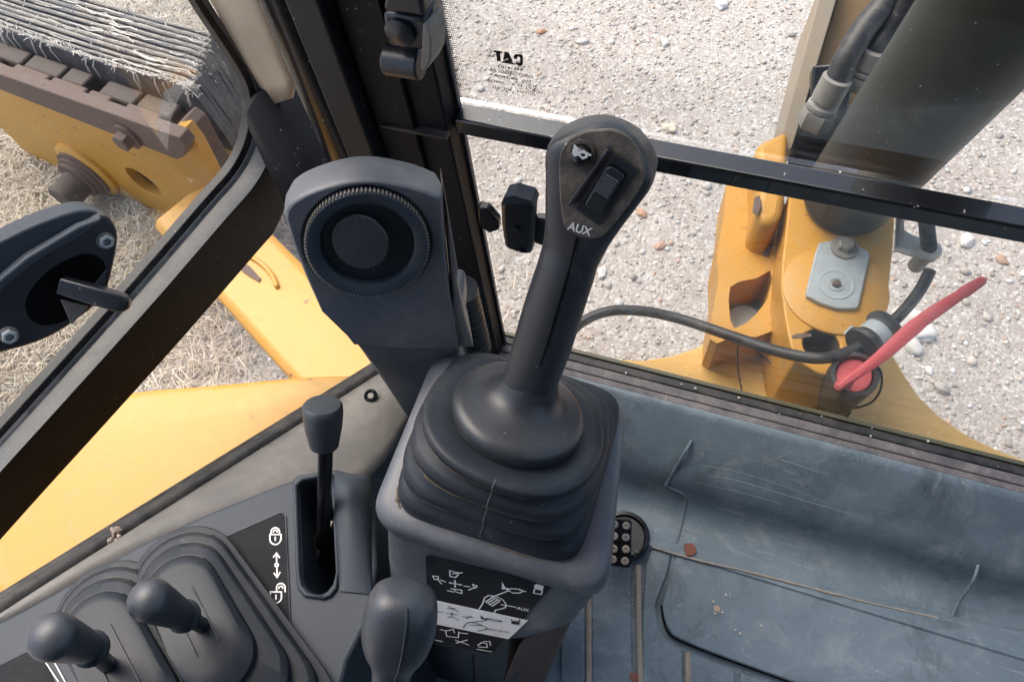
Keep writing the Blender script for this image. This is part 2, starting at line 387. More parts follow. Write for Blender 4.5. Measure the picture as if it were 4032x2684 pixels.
gs = scatter('pebbles', 900, (-1.6, 1.7, .4, 3.3), .007, .016, pal+[(.74,.72,.69)]*8, 4, 3.0)
gs.data.materials.append(STONE); gs['kind'] = 'stuff'; gs['label'] = 'scattered larger pebbles lying in the gravel'; gs['category'] = 'pebbles'

# single stones one can pick out
def stone(px, py, r, col, label):
    c = P(px, py, Z=.0); bm = bmesh.new(); bmesh.ops.create_icosphere(bm, subdivisions=3, radius=1)
    k = random.random()*50
    from mathutils import noise as mn
    for v in bm.verts:
        d = 1+.42*mn.noise(v.co*1.3+V(k,0,0))+.18*mn.noise(v.co*4+V(k,0,0)); v.co = V(v.co.x*r*d*1.15, v.co.y*r*d*.8, v.co.z*r*d*.55)
    me = bpy.data.meshes.new('stone'); bm.to_mesh(me); bm.free()
    for p in me.polygons: p.use_smooth = True
    o = bpy.data.objects.new('stone', me); COL.objects.link(o); o.location = c+V(0,0,r*.25); o.rotation_euler.z = random.random()*6
    g = dusty('stone_'+str(len(bpy.data.materials)), col, dust=tuple(x*.6 for x in col), amt=.5, rough=.9, scale=60, grain=150, gb=.5, speck=0)
    me.materials.append(g); return tag(o, label, 'stone')
stone(2085, 745, .045, (.62,.60,.56), 'largest white stone on the gravel beyond the red pin')
stone(2120, 770, .030, (.66,.64,.60), 'smaller white stone touching the largest white one beyond the red pin')
stone(2100, 798, .024, (.60,.58,.54), 'white pebble nearest the yellow deck beside the red pin')
stone(1540, 297, .021, (.66,.60,.48), 'cream stone on the gravel above the windshield crossbar')
stone(1477, 492, .015, (.52,.32,.22), 'round orange stone beside the joystick head')
stone(1520, 567, .015, (.52,.34,.26), 'reddish flat stone below the round orange one')
stone(1384, 630, .016, (.66,.64,.60), 'white pebble beside the joystick grip')
stone(2222, 555, .022, (.62,.60,.57), 'white stone between grey bracket and crossbar')
stone(2165, 893, .018, (.42,.40,.36), 'grey flat stone lying by the edge of the yellow deck')
stone(2305, 600, .015, (.45,.30,.22), 'orange brown pebble past the tip of the red pin')
stone(1340, 97, .018, (.60,.58,.55), 'pale stone high above the glass stamp')
stone(1660, 12, .024, (.66,.65,.62), 'white angular stone far out in front of the boom')
stone(1246, 75, .014, (.50,.30,.18), 'small orange stone beside the glass stamp')
stone(1530, 100, .017, (.62,.59,.52), 'cream pebble halfway between stamp and boom')

# ---- dry grass: loose straw joined into one mass
def straw(name, n, area, seed, keep):
    r = np.random.default_rng(seed); vs = []; fs = []; cs = []
    cols = np.array([(.72,.63,.49),(.80,.73,.60),(.62,.53,.40),(.50,.44,.35),(.70,.65,.55)])
    for i in range(n):
        x, y = r.uniform(area[0], area[1]), r.uniform(area[2], area[3])
        if r.random() > keep(x, y): continue
        a = r.uniform(0, 6.28); L = r.uniform(.03, .12); z = r.uniform(.002, .03); cv = r.normal(0, .55); h = abs(r.normal(0, .012)); wd = r.uniform(.0004, .0014); L *= r.uniform(.4, 1.1)
        o = len(vs); px, py = x, y
        for k in range(5):
            aa = a+cv*(k/4-.5); t = k/4
            zz = z+h*math.sin(t*3.1)+(.0 if k else -.002)
            b = (-math.sin(aa)*wd, math.cos(aa)*wd)
            vs += [(px-b[0], py-b[1], zz), (px+b[0], py+b[1], zz+.0007)]
            px += math.cos(aa)*L/4; py += math.sin(aa)*L/4
        c = cols[r.integers(5)]*r.uniform(.8, 1.15); cs += [(*c, 1)]*10
        fs += [[o+2*k, o+2*k+2, o+2*k+3, o+2*k+1] for k in range(4)]
    me = bpy.data.meshes.new(name); me.from_pydata(vs, [], fs)
    at = me.color_attributes.new('c', 'FLOAT_COLOR', 'POINT'); at.data.foreach_set('color', np.array(cs, dtype=np.float32).ravel())
    o = bpy.data.objects.new(name, me); COL.objects.link(o); o['kind'] = 'stuff'; return o
dg = straw('dry_grass', 80000, (-2.6, -.45, .1, 2.2), 5, lambda x, y: max(.04, min(1, (-x-1.0)*1.5))*(1 if y < 1.3 else .25))
dg.data.materials.append(attr_mat('straw', .7, .05, 300)); dg['label'] = 'matted dry straw on the ground under the yellow attachment'; dg['category'] = 'straw'

# ---- cab floor with its moulded mat
fl = MB(); prof = [(.404,.886),(.398,.886),(.392,.882),(.380,.872),(.338,.838),(.326,.826),(.318,.808),(.312,.790),(.300,.780),(.285,.776),(.262,.778),(.246,.783),(.238,.784),(.232,.778),(.20,.776),(-.5,.776),(-.5,.70),(.404,.70)]
fl.loft([[V(x, y, z) for y, z in prof] for x in np.linspace(-.40, .95, 28)])
floor = fl.build('cab_floor', MAT, kind='structure', ang=50)
def fp(x, y):
    """picture point on the moulded floor surface (marching down the ray)"""
    r = ray(x, y)
    def h(yy):
        q = sorted(prof[:16])
        for (y0, z0), (y1, z1) in zip(q, q[1:]):
            if y0 <= yy <= y1: return z0+(z1-z0)*(yy-y0)/max(1e-9, y1-y0)
        return .776
    lo, hi = .6, 1.6
    for _ in range(60):
        m = (lo+hi)/2; p = CAM+r*m
        if p.z > h(p.y): lo = m
        else: hi = m
    return CAM+r*lo
# raised moulded panel, strips and ribs of the mat
mb = MB(); out = [(1547,1300),(1520,1392),(1527,1430),(1545,1462),(1600,1488),(1720,1533),(1840,1575),(2100,1660),(2500,1700),(2500,1478),(2200,1416),(2000,1371),(1840,1331),(1700,1296),(1560,1266)]
mb.prism([P(*p, Z=.7815) for p in out], (0,0,-.006)); mb.build('mat_panel', MAT, floor, bevel=.003, label='smooth raised foot panel with dark rim')
def strip(px):
    mb = MB(); mb.prism([P(*p, Z=.7815) for p in px], (0,0,-.006)); return mb.build('mat_strip', MAT, floor, bevel=.002)
strip([(1485,1300),(1500,1262),(1543,1275),(1535,1320),(1508,1392),(1516,1440),(1535,1474),(1570,1492),(1578,2050),(1481,2050),(1478,1420)])
strip([(1360,1300),(1450,1300),(1453,1420),(1462,2050),(1366,2050)])
strip([(1290,1300),(1343,1300),(1350,2050),(1290,2050)])
strip([(1587,1500),(1690,1540),(1697,2050),(1594,2050)])
strip([(1704,1546),(1900,1612),(1900,2050),(1711,2050)])
sa = MB()
for L in ([(1468,1300),(1470,1420),(1474,1568),(1476,2040)], [(1355,1300),(1357,2040)], [(1583,1500),(1588,2040)]):
    sa.tube([P(*p, Z=.7785) for p in L], .004, 8)
sa.build('groove_dirt', SAND, floor, label='pale dirt packed in the mat grooves', kind='stuff')
def ribline(pts, r, mat, name, lift=0.0):
    m = MB(); pp_ = smooth_path([fp(*p)+V(0,0,lift) for p in pts], 10); m.tube(pp_, [r*random.uniform(.55,1.25) if mat is SAND else r for _ in pp_], 8); return m.build(name, mat, floor)
ribline([(1625,948),(1590,1015),(1538,1105),(1536,1118),(1570,1135),(1577,1150),(1570,1190),(1558,1240),(1546,1300),(1533,1350),(1520,1392)], .0022, MAT, 'mat_rib', .0005)
ribline([(1521,1394),(1527,1430),(1545,1463),(1600,1490),(1720,1535),(1840,1578)], .0013, VOID, 'mat_groove', .0055)
ribline([(1500,1258),(1545,1272),(1620,1292),(1720,1315),(1837,1345),(1990,1384),(2160,1422),(2360,1470)], .0015, SAND, 'crease_dirt', .0009)
ribline([(2230,1085),(2243,1120),(2250,1300),(2190,1420),(2170,1600)], .002, MAT, 'mat_rib', .0004)
SCUFF = flat('pale_scuff', (.20,.25,.285), .6)
for k, (a, b, r_) in enumerate(((0,0,.0004),(-14,16,.0003),(-5,58,.0004),(10,82,.0005),(-30,96,.0003))):
    ribline([(1600+a+k*7,1012+b),(1690+a,1026+b+random.uniform(-3,3)),(1800+a+k*6,1058+b*1.05),(1900+a*3+k*9,1092+b*1.1)], r_, SCUFF, 'scuff_line', -.00015)

def stain(px, py, rx, ry):
    m = MB(); L = smooth_poly([(px+rx*math.cos(a)*random.uniform(.75,1.15), py+ry*math.sin(a)*random.uniform(.75,1.15)) for a in (2*math.pi*i/9 for i in range(9))], 3)
    pts = [fp(*p)+V(0,-.0012,.0022) for p in L]; c = fp(px, py)+V(0,-.0012,.0022); n = len(pts)
    m.add(pts+[c], [[i, (i+1) % n, n] for i in range(n)]); return m.build('oil_stain', OIL, floor)
OIL = dusty('oil_stain', (.028, .032, .034), dust=(.10,.10,.10), amt=.5, rough=.75, scale=60, gb=.2, speck=.2, spec=.1)
stain(1703,986,27,21); stain(1812,1008,13,11); stain(1390,1372,9,8)

# ---- windshield sill and the front frame below the glass
ws = thing('windshield_sill', 'dirty black rubber and metal sill running under the windshield', 'sill', (0,.42,.88))
m = MB(); m.box((.35,.4360,.853), (1.24,.013,.05)); m.build('rubber_gasket', SEAL, ws, bevel=.003)
m = MB(); m.box((.35,.4220,.861), (1.24,.0125,.04)); m.build('channel_rail', SILL, ws, bevel=.0015)
m = MB(); m.box((.35,.4095,.865), (1.24,.009,.036)); m.build('channel_rail', SILL, ws, bevel=.0015)
m = MB(); m.box((.35,.445,.82), (1.24,.03,.05)); m.build('base', VOID, ws)
m = MB(); m.box((.35,.4465,.8955), (1.24,.006,.006)); m.v = [p-V(0,0,.0205) for p in m.v]; m.build('glass_edge', flat('olive_glass_edge', (.09,.085,.05), .35), ws, bevel=.001)
# debris on the sill
WCR = flat('white_crumb', (.7,.68,.64), .8)
for i, (x, y) in enumerate(((1568,884),(1600,893),(1793,952),(1890,957),(2003,1003),(2006,985),(2135,1015),(1440,858),(1700,915))):
    c = P(x, y, Z=.881); r_ = random.uniform(.0007,.0018); m = MB(); m.lathe([(r_*.8,-.001),(r_,.0005),(r_*.6,.0016),(0,.002)], c, (random.uniform(-.3,.3),0,1), 6)
    tag(m.build('grit', WCR), 'white grit grain lying on the windshield sill', 'debris', 'grit grains on the windshield sill')

# ---- cab roof above the operator (out of the picture, it shades the cab)
m = MB(); m.box((.2,-.38,2.42), (1.5,1.66,.06)); roof = m.build('cab_roof', PLD, kind='structure', bevel=.01)
m = MB(); m.box((.2,-1.2,1.6), (1.5,.05,1.7)); m.box((.2,-.85,.74), (1.5,.75,.06)); m.build('rear_wall', PLD, kind='structure')
m = MB(); m.box((.93,-.4,1.05), (.05,1.6,.7)); m.box((.93,-.9,1.8), (.05,.5,1.2)); m.build('side_wall', PLD, kind='structure')

# ================================================================== WINDSHIELD, PILLAR, DOOR
WY = .434
up_ = thing('upper_windshield', 'upper windshield pane with mirrored maker stamp and dotted edge', 'windshield', (0,WY,1.33))
m = MB(); m.box((.36,WY+.003,1.83), (1.19,.005,1.0)); m.build('pane', GLASS, up_)
m = MB(); m.box((.36,.4235,1.321), (1.18,.020,.018)); m.build('crossbar', BLKC, up_, bevel=.0022, seg=3)
pg = (V(0,WY,1.4), V(0,-1,0))
# printed dots along the edge
q = on(pg, .0006); mb = MB()
a0 = P(1013,0,pl=q); a1 = P(1066,238,pl=q)
zt, zb = 1.46, 1.337
xe = -.2290
row = 0; z = zb
while z < 1.75:
    for c in range(7):
        r = .00075*(1-c/8.5); x = xe+c*.0017+(row % 2)*.00085
        if c == 0: mb.add([(xe-.003,q[0].y,z-.0006),(xe+.0012,q[0].y,z-.0006),(xe+.0012,q[0].y,z+.0006),(xe-.003,q[0].y,z+.0006)], [[0,1,2,3]])
        else: mb.add([(x-r,q[0].y,z),(x,q[0].y,z-r),(x+r,q[0].y,z),(x,q[0].y,z+r)], [[0,1,2,3]])
    z += .0021; row += 1
mb.build('dotted_print', BLACKP, up_, kind='stuff')
# maker stamp, read from outside (mirrored from in here)
st = MB()
def zz(x, y): return (993.3+x*.14906, 58.4+y*.14906)     # close-up picture -> working picture
def st_poly(pts): fills(st, [[zz(*p) for p in pts]], pg, .0006)
st_poly([(955,385),(1085,405),(1082,440),(1055,436),(1068,555),(1012,562),(990,425),(960,420)])            # T
st_poly([(1125,412),(1190,422),(1255,570),(1200,548),(1172,512),(1120,540),(1100,548)])                    # A
st_poly([(1060,572),(1175,525),(1300,615)])                                                                 # triangle
st_poly([(1265,478),(1290,445),(1380,448),(1408,478),(1408,605),(1385,630),(1340,628),(1295,590),(1300,565),(1330,585),(1362,580),(1365,500),(1335,485),(1318,495),(1318,525),(1266,515)])  # C
def st_text(s, xl, yl, xr, yr, h, b=0):
    text(st, s, zz(xr, yr), zz(xl, yl), zz(xr+h*.06, yr-h), pg, .0006, b)
st_text('441-4183', 1020, 655, 1415, 712, 44, .012)
st_text('OROShazaGLAS', 893, 706, 1562, 822, 50, .012)
st_text('SICHOR', 950, 790, 1328, 855, 40, .03)
st_text('ESG', 1392, 872, 1530, 893, 38, .012)
st_text('43  R  -  004328', 872, 872, 1408, 958, 42, .012)
st_text('E7', 1490, 985, 1600, 1008, 55)
st_text('DOT 610    M22   AS2', 936, 972, 1592, 1088, 42, .012)
st_text('17', 1238, 1072, 1292, 1080, 34)
st_text('R', 882, 408, 908, 413, 34)
cir = lambda cx, cy, rx, ry: [zz(cx+rx*math.cos(a), cy+ry*math.sin(a)+.12*rx*math.cos(a)) for a in (2*math.pi*i/24 for i in range(25))]
strokes(st, [cir(893,395,36,26), cir(1545,970,86,56)], pg, .00045, .0006)
st.build('maker_stamp', BLACKP, up_, label='mirrored black maker stamp and glass approval marks')

lo_ = thing('lower_windshield', 'dusty lower windshield pane under the black crossbar', 'windshield', (0,.44,.89))
m = MB(); m.box((.36,.446,1.096), (1.19,.005,.44)); m.build('pane', GLASS, lo_)

# ---- front pillar: vertical folded section
pil = thing('cab_pillar', 'black steel front pillar beside the windshield with folded edges', 'pillar', (-.28,.42,.85))
def vert(poly, z0, z1, name, mat, par, bevel=.002):
    m = MB(); m.prism([V(x, y, z0) for x, y in poly], (0,0,z1-z0)); return m.build(name, mat, par, bevel=bevel)
vert([(-.232,.405),(-.232,.4375),(-.300,.4375),(-.300,.405)], .80, 2.40, 'post', BLKM, pil)
vert([(-.2285,.4265),(-.2285,.4325),(-.2315,.4325),(-.2315,.4265)], .80, 2.40, 'edge_trim', SEALG, pil, .001)
vert([(-.302,.385),(-.302,.470),(-.345,.480),(-.345,.400)], .80, 2.40, 'inner_fold', BLKM, pil, .004)
vert([(-.262,.400),(-.262,.4045),(-.299,.4045),(-.299,.400)], .80, 2.40, 'cover_strip', BLKM, pil, .001)
m = MB(); m.box((-.262,.4015,1.322), (.062,.008,.003)); m.build('joint_line', SEAL, pil)
vert([(-.347,.425),(-.347,.490),(-.372,.497),(-.372,.440)], .80, 2.40, 'weather_strip', SEAL, pil, .004)

# gas-strut like handrail tube beside the pillar
tb = thing('grab_tube', 'thick vertical black tube standing beside the front pillar', 'tube', (-.36,.47,.9))
TT, TBm = P(655,-40,Y=.47), P(826,395,Y=.47)
dz = (TT-TBm).normalized()
m = MB(); m.tube([TBm-dz*.02, TBm, TT, TT+dz*.7], .0285, 28); m.build('pipe', BLK, tb)
m = MB(); m.box(P(838,362,Y=.455), (.05,.03,.012)); m.box(P(858,345,Y=.455), (.012,.03,.03)); m.build('foot_weld', TRIM, tb, bevel=.004)

# hinge on the pillar
hg = thing('hinge', 'dusty black steel hinge block with knuckle bolted to the pillar', 'hinge', P(930,90,Y=.392))
pl = (V(0,.392,0), V(0,-1,0))
def hp(L, y): return [P(*p, Y=y) for p in L]
m = MB(); m.prism(hp([(880,30),(978,45),(985,90),(975,118),(895,108),(884,70)], .376), (0,.03,0)); m.build('leaf', PLD, hg, bevel=.003)
m = MB(); m.prism(hp([(888,-25),(968,-12),(978,42),(880,27)], .372), (0,.03,0)); m.build('block', PLD, hg, bevel=.003)
a, b = P(888,137,Y=.385), P(970,150,Y=.385)
m = MB(); m.tube([a, b], .0115, 24); m.build('knuckle', PLD, hg, bevel=.0015)
m = MB(); m.lathe([(.011,0),(.011,.003),(.007,.0055),(.0,.006)], P(922,72,Y=.3755), (0,-1,0), 24); m.build('rivet', PLD, hg)
m = MB(); m.prism(hp([(972,55),(984,60),(992,100),(990,140),(978,165),(968,160)], .374), (0.004,.02,0)); m.build('side_plate', STEEL, hg, bevel=.001)

# latch block on the window edge
wl = thing('window_latch', 'black plastic window latch block mounted behind the joystick', 'latch', P(1190,520,Y=.40))
m = MB(); m.prism(hp([(1150,475),(1158,455),(1180,450),(1222,462),(1231,478),(1228,560),(1222,588),(1200,586),(1160,572),(1152,520)], .385), (0,.012,0)); m.build('body', PLD, wl, bevel=.005, seg=3)
m = MB(); m.prism(hp([(1153,472),(1160,455),(1182,450),(1222,462),(1230,477),(1226,470)], .383), (0,.0150,0)); m.build('cap', PL, wl, bevel=.002)
m = MB(); m.prism(hp([(1228,505),(1262,510),(1262,572),(1226,560)], .39), (0,.010,0)); m.build('arm', PLD, wl, bevel=.003)
m = MB(); m.prism(hp([(1098,478),(1122,484),(1146,512),(1148,530),(1126,538),(1100,520)], .402), (0,.010,0)); m.build('bracket', BLK, wl, bevel=.002)
for p in ((1190,522),(1200,572)):
    m = MB(); m.lathe([(.003,0),(.003,.0015),(.0,.002)], P(*p, Y=.3845), (0,-1,0), 16); m.build('screw', BLK, wl)

# ---- open cab door: vertical frame with a rounded lower corner
dr = thing('cab_door', 'open black cab door with rubber sealed glass and a latch', 'door', (-.6,.5,.95))
dA = P(592,430,Z=1.0); dB = P(0,1100,Z=1.0)
dd = (dB-dA); dd.z = 0; dd.normalize(); dn = V(dd.y, -dd.x, 0)
if dn.dot(CAM-dA) < 0: dn = -dn
pd = (dA, dn)
inner = smooth_path([V(*p, 0) for p in ((395,-120),(452,0),(525,112),(562,172),(578,215),(579,262),(566,330),(534,392),(470,466),(300,662),(120,862),(-60,1060),(-300,1330))], 5)
inner = [(p.x, p.y) for p in inner]
def inset(path, d):
    out = []
    for i, p in enumerate(path):
        a = path[max(0, i-1)]; b = path[min(len(path)-1, i+1)]
        t = V(b[0]-a[0], b[1]-a[1], 0).normalized(); n = V(-t.y, t.x, 0)
        out.append((p[0]-n.x*d, p[1]-n.y*d))
    return out
def band(name, d0, d1, off0, off1, mat, thick, par=dr, bevel=.001, w1=None):
    """frame band following the window outline, from px offset d0 to d1, standing off the door plane"""
    A = [P(*p, pl=on(pd, off0)) for p in inset(inner, d0)]; B_ = inset(inner, d1)
    B = [P(*p, pl=on(pd, off1)) for p in B_]
    m = MB(); n = len(A)
    vs = A+B+[p-dn*thick for p in A]+[p-dn*thick for p in B]
    fs = []
    for i in range(n-1):
        fs += [[i,i+1,n+i+1,n+i],[2*n+i,3*n+i,3*n+i+1,2*n+i+1],[i,2*n+i,2*n+i+1,i+1],[n+i,n+i+1,3*n+i+1,3*n+i]]
    fs += [[0,n,3*n,2*n],[n-1,3*n-1,4*n-1,2*n-1]]
    m.add(vs, fs); return m.build(name, mat, par, bevel=bevel)
band('glass_seal', -4, 12, .004, .006, SEAL, .014)
band('seal_lip', 12, 24, .007, .012, SEALG, .014)
# bottom rail and front stile in one folded frame
low = [i for i, p in enumerate(inner) if p[1] > 160]
fr0 = inset(inner, 24); fr1 = inset(inner, 62)
idx = low
def quadband(name, pxA, offA, pxB, offB, mat, thick):
    A = [P(*p, pl=on(pd, offA)) for p in pxA]; B = [P(*p, pl=on(pd, offB)) for p in pxB]; n = len(A); m = MB()
    vs = A+B+[p-dn*thick for p in A]+[p-dn*thick for p in B]; fs = []
    for i in range(n-1):
        fs += [[i,i+1,n+i+1,n+i],[2*n+i,3*n+i,3*n+i+1,2*n+i+1],[i,2*n+i,2*n+i+1,i+1],[n+i,n+i+1,3*n+i+1,3*n+i]]
    fs += [[0,n,3*n,2*n],[n-1,3*n-1,4*n-1,2*n-1]]
    m.add(vs, fs); return m.build(name, mat, dr, bevel=.0015)
low = [i for i, p in enumerate(inner) if p[1] > 225]
quadband('frame_ledge', [fr0[i] for i in low], .012, [fr1[i] for i in low], .034, SEALG, .012)  # lit upper face of the black frame, its brightness put into the colour
ofs = lambda i: 62+min(1, max(0, (inner[i][1]-225)/200))*105
quadband('bottom_rail', [fr1[i] for i in low], .034, [inset(inner, ofs(i))[i] for i in low], .030, BLKM, .02)
m = MB(); pts = [P(*p, pl=on(pd, -.004)) for p in inset(inner, 3)]
pane = pts+[P(-60,-120,pl=on(pd,-.004))]
m.prism(pane, -dn*.005); m.build('pane', GLASS, dr)
# tan-grey curved jamb between door glass and tube, its ochre painting reflected yellow
jb = thing('door_jamb', 'tan grey curved door jamb panel between door glass and tube', 'jamb', P(570,150,pl=pd))
rings = []
for (xl, yl), (xr, yr) in (((475,-60),(612,-60)),((482,0),(618,0)),((545,110),(655,105)),((600,205),(676,180)),((622,243),(664,228))):
    a, b = P(xl,yl,pl=on(pd,.012)), P(xr,yr,Y=.52); mid = (a+b)/2; bul = (CAM-mid).normalized()*(b-a).length*.10
    rings.append([a, a*.7+b*.3+bul*.8, mid+bul, a*.3+b*.7+bul*.8, b])
vs = [p for r in rings for p in r]; fs = [[j*5+i, j*5+i+1, (j+1)*5+i+1, (j+1)*5+i] for j in range(4) for i in range(4)]
m = MB(); m.add(vs, fs); o = m.build('panel', JAMB, jb); md = o.modifiers.new('solid', 'SOLIDIFY'); md.thickness = .006; md.offset = -1
# rubber end under the jamb: dark rounded buffer
m = MB(); a, b = P(650,275,Y=.565), P(718,415,Y=.525)
m.tube([P(600,60,Y=.80), P(632,200,Y=.68), a, (a+b)/2, b, P(745,500,Y=.50)], [.040,.043,.045,.047,.046,.044], 28); m.build('rubber_buffer', BLKM, jb)
m = MB(); m.tube([P(600,232,pl=on(pd,.02)), P(618,262,pl=on(pd,.02))], .008, 10); m.build('corner_plug', TRIM, jb)

# latch body on the door
lt = thing('door_latch', 'black plastic door latch housing with two hex bolts and a pull lever', 'latch', P(130,660,pl=on(pd,.05)))
LD = (P(130,640,pl=on(pd,.055))-CAM).length; kl = LD/.62
v0 = -ray(130,640); ln = (v0+ _r*.25 + _u*-.35).normalized()
ll = (P(130,640,D=LD), ln)
out = smooth_poly([(0,640),(60,585),(180,520),(232,494),(258,508),(272,545),(262,610),(240,680),(180,735),(110,778),(30,805),(-30,812),(-60,760),(-40,690)], 3)
m = MB(); m.prism([P(*p, pl=ll) for p in out], -ln*.02*kl); m.build('housing', PLD, lt, bevel=.004, seg=3)
out2 = smooth_poly([(-60,600),(20,545),(110,505),(185,483),(228,490),(250,515),(120,585),(60,640),(10,690),(-50,740)], 3)
m = MB(); m.prism([P(*p, pl=on(ll,-.006*kl)) for p in out2], -ln*.03*kl); m.build('cover', PL, lt, bevel=.005, seg=3)
out3 = [(-30,705),(30,650),(95,600),(190,548),(232,515),(236,500),(180,520),(60,592),(-10,650)]
m = MB(); m.prism([P(*p, pl=on(ll,.007*kl)) for p in out3], -ln*.010*kl); m.build('rib', PL, lt, bevel=.003, seg=3)
for p in ((242,553),(20,770)):
    m = MB(); c = P(*p, pl=on(ll,.0005)); m.lathe([(.0062*kl,0),(.0062*kl,.002)], c, ln, 24); bo = m.build('bolt', STEEL, lt, bevel=.0005)
    m = MB(); m.lathe([(.0050*kl,.002),(.0050*kl,.0060*kl),(.003*kl,.0065*kl),(.003*kl,.004),(.0,.004)], c, ln, 6); m.build('hex_head', GALV, bo, bevel=.0004)
m = MB(); m.prism([P(*p, pl=on(ll,.0008)) for p in smooth_poly([(60,690),(110,625),(190,585),(238,600),(240,650),(205,705),(130,745),(75,740)], 3)], -ln*.001); m.build('socket_shade', VOID, lt)  # flat near-black patch painting the shade of the lever recess
la, lb = P(140,655,pl=on(ll,.008)), P(300,702,pl=on(ll,.030*kl))
ld_ = (lb-la).normalized(); lw = ln.cross(ld_).normalized(); lu = ld_.cross(lw)
m = MB(); rr = []
for t, h1, h2 in ((0,.006*kl,.006*kl),(.5,.0065*kl,.0065*kl),(.86,.0065*kl,.006*kl),(.96,.005*kl,.005*kl),(1,.002*kl,.003*kl)):
    c = la.lerp(lb, t); rr.append([c+lw*h1+lu*h2, c-lw*h1+lu*h2, c-lw*h1-lu*h2, c+lw*h1-lu*h2])
m.loft(rr); m.build('pull_lever', PLD, lt, bevel=.0018, seg=2)
tri = [(140,690),(205,705),(165,748)]
m = MB(); m.prism([P(*p, pl=on(ll,.004)) for p in tri], -ln*.006); m.build('pawl', TRIM, lt, bevel=.001)
tri = [(218,655),(245,620),(236,700)]
m = MB(); m.prism([P(*p, pl=on(ll,.003)) for p in tri], -ln*.006); m.build('pawl', PL, lt, bevel=.001)
m = MB(); c_ = P(60,690,pl=on(ll,-.02*kl)); e_ = P(60,690,pl=on(pd,-.002)); c2_ = P(190,600,pl=on(ll,-.02*kl)); e2_ = P(190,600,pl=on(pd,-.002))
m.tube([c_, c_-dn*(c_-dA).dot(dn)], .014, 16); m.build('mount_stud', PLD, lt)
m = MB(); m.tube([c2_, c2_-dn*(c2_-dA).dot(dn)], .014, 16); m.build('mount_stud', PLD, lt)

# ================================================================== CAB INTERIOR
# ---- side trim along the door opening
tr = thing('side_trim', 'dusty tan grey moulded trim along the door opening', 'trim', (-.45,.15,.9))
edge = [(905,835,.892),(865,862,.895),(700,967,.93),(480,1106,.985),(250,1252,1.045),(0,1412,1.105),(-120,1490,1.13)]
inn = [(960,905,.90),(935,985,.90),(840,1100,.95),(655,1128,1.0),(340,1262,1.06),(60,1440,1.10),(-60,1520,1.11)]
m = MB(); E_ = smooth_path([P(x,y,Z=z) for x,y,z in edge], 5); I_ = smooth_path([P(x,y,Z=z) for x,y,z in inn], 5)
rows = []
for t in np.linspace(0, 1, 9):
    rows.append([e.lerp(i, t)+V(0,0,.018*math.sin(math.pi*t)) for e, i in zip(E_, I_)])
n = len(rows[0]); m.add([p for r in rows for p in r], [[j*n+i, j*n+i+1, (j+1)*n+i+1, (j+1)*n+i] for j in range(8) for i in range(n-1)])
o = m.build('panel', TRIM, tr); md = o.modifiers.new('s', 'SOLIDIFY'); md.thickness = .01; md.offset = -1
m = MB(); m.tube([p+V(-.006,.004,-.006) for p in E_], .010, 12); m.build('edge_seal', SEAL, tr)
m = MB(); m.tube([p+V(-.018,.010,-.028) for p in E_], .014, 12); m.build('outer_seal', SEAL, tr)
m = MB(); c = P(852,909,Z=.925); m.lathe([(.009,-.004),(.009,0),(.007,.0015),(.004,-.001),(0,-.001)], c, (0,-.1,1), 20); m.build('screw', BLK, tr)
# clump of debris in the trim gap
m = MB(); cc_ = P(272,1247,Z=1.05)
for i in range(16):
    a = random.uniform(0,6.28); p = cc_+V(random.uniform(-.009,.009), random.uniform(-.009,.009), random.uniform(0,.006)); q = p+V(math.cos(a)*.008, math.sin(a)*.008, random.uniform(-.002,.005))
    m.tube([p, p.lerp(q,.5)+V(0,0,.002), q], [.0015,.0026,.0008], 5)
o = m.build('dead_leaf_clump', dusty('dead_leaf', (.30,.24,.20), dust=(.5,.45,.4), amt=.7, rough=.8, scale=90)); tag(o, 'crumpled dead leaf caught in the door seal gap', 'leaf'); o['kind'] = 'stuff'

# body wall under the trim so nothing is open below
m = MB(); W0 = [p+V(-.004,.0,-.02) for p in E_]; n = len(W0); m.add(W0+[V(p.x, p.y, .74) for p in W0], [[i,i+1,n+i+1,n+i] for i in range(n-1)])
o = m.build('wall', BLK, tr); md = o.modifiers.new('s', 'SOLIDIFY'); md.thickness = .008; md.offset = 0

# ---- air vent pod
vp = thing('air_vent_pod', 'dark grey upright vent pod with round air outlet', 'air vent', (-.30,.28,.88))
VD = .56; vc = P(846,560,D=VD); vr = ray(846,560)
vup = (_u-vr*_u.dot(vr)).normalized(); vn = (-vr*math.cos(math.radians(31))-vup*math.sin(math.radians(31))).normalized()
vpl = (vc, vn)
top = [(650,500),(653,478),(664,456),(690,430),(731,404),(786,382),(853,376),(920,386),(970,405),(1007,427),(1018,436),(1023,450),(1030,585),(1040,683),(1046,740),(1056,800),(930,800),(815,792),(799,772),(739,721),(702,646),(668,559)]
top = [(p.x, p.y+34*min(1, max(0, (485-p.y)/100))) for p in smooth_path([V(*p, 0) for p in top[:12]], 4)]+top[12:]
TP = [P(*p, pl=vpl) for p in top]
ve = (P(900,560,pl=vpl)-vc).normalized()
ring_r = 136*(4032/2356)/2912*VD
hole = circ(vc, vn, ring_r*1.075, 48, up=ve)
m = MB(); nT = len(TP)
wts = [1-min(1, max(0, (p[1]-690)/80)) for p in top]
def pillow(sc, dep): return [vc+(p-vc)*(1-(1-sc)*w_)-vn*dep*(w_ if sc < 1 else 1) for p, w_ in zip(TP, wts)]
rg_ = [pillow(.935,0), pillow(.955,.0006), pillow(.972,.0024), pillow(.986,.0058), pillow(.995,.0105), pillow(.999,.016), pillow(.9999,.022), [p-vn*.040+(vc-p)*.04 for p in TP]]
tmp = tessellate_polygon([rg_[0], hole]); m.add(rg_[0]+hole, [list(t) for t in tmp])
m.loft(rg_, False, False)
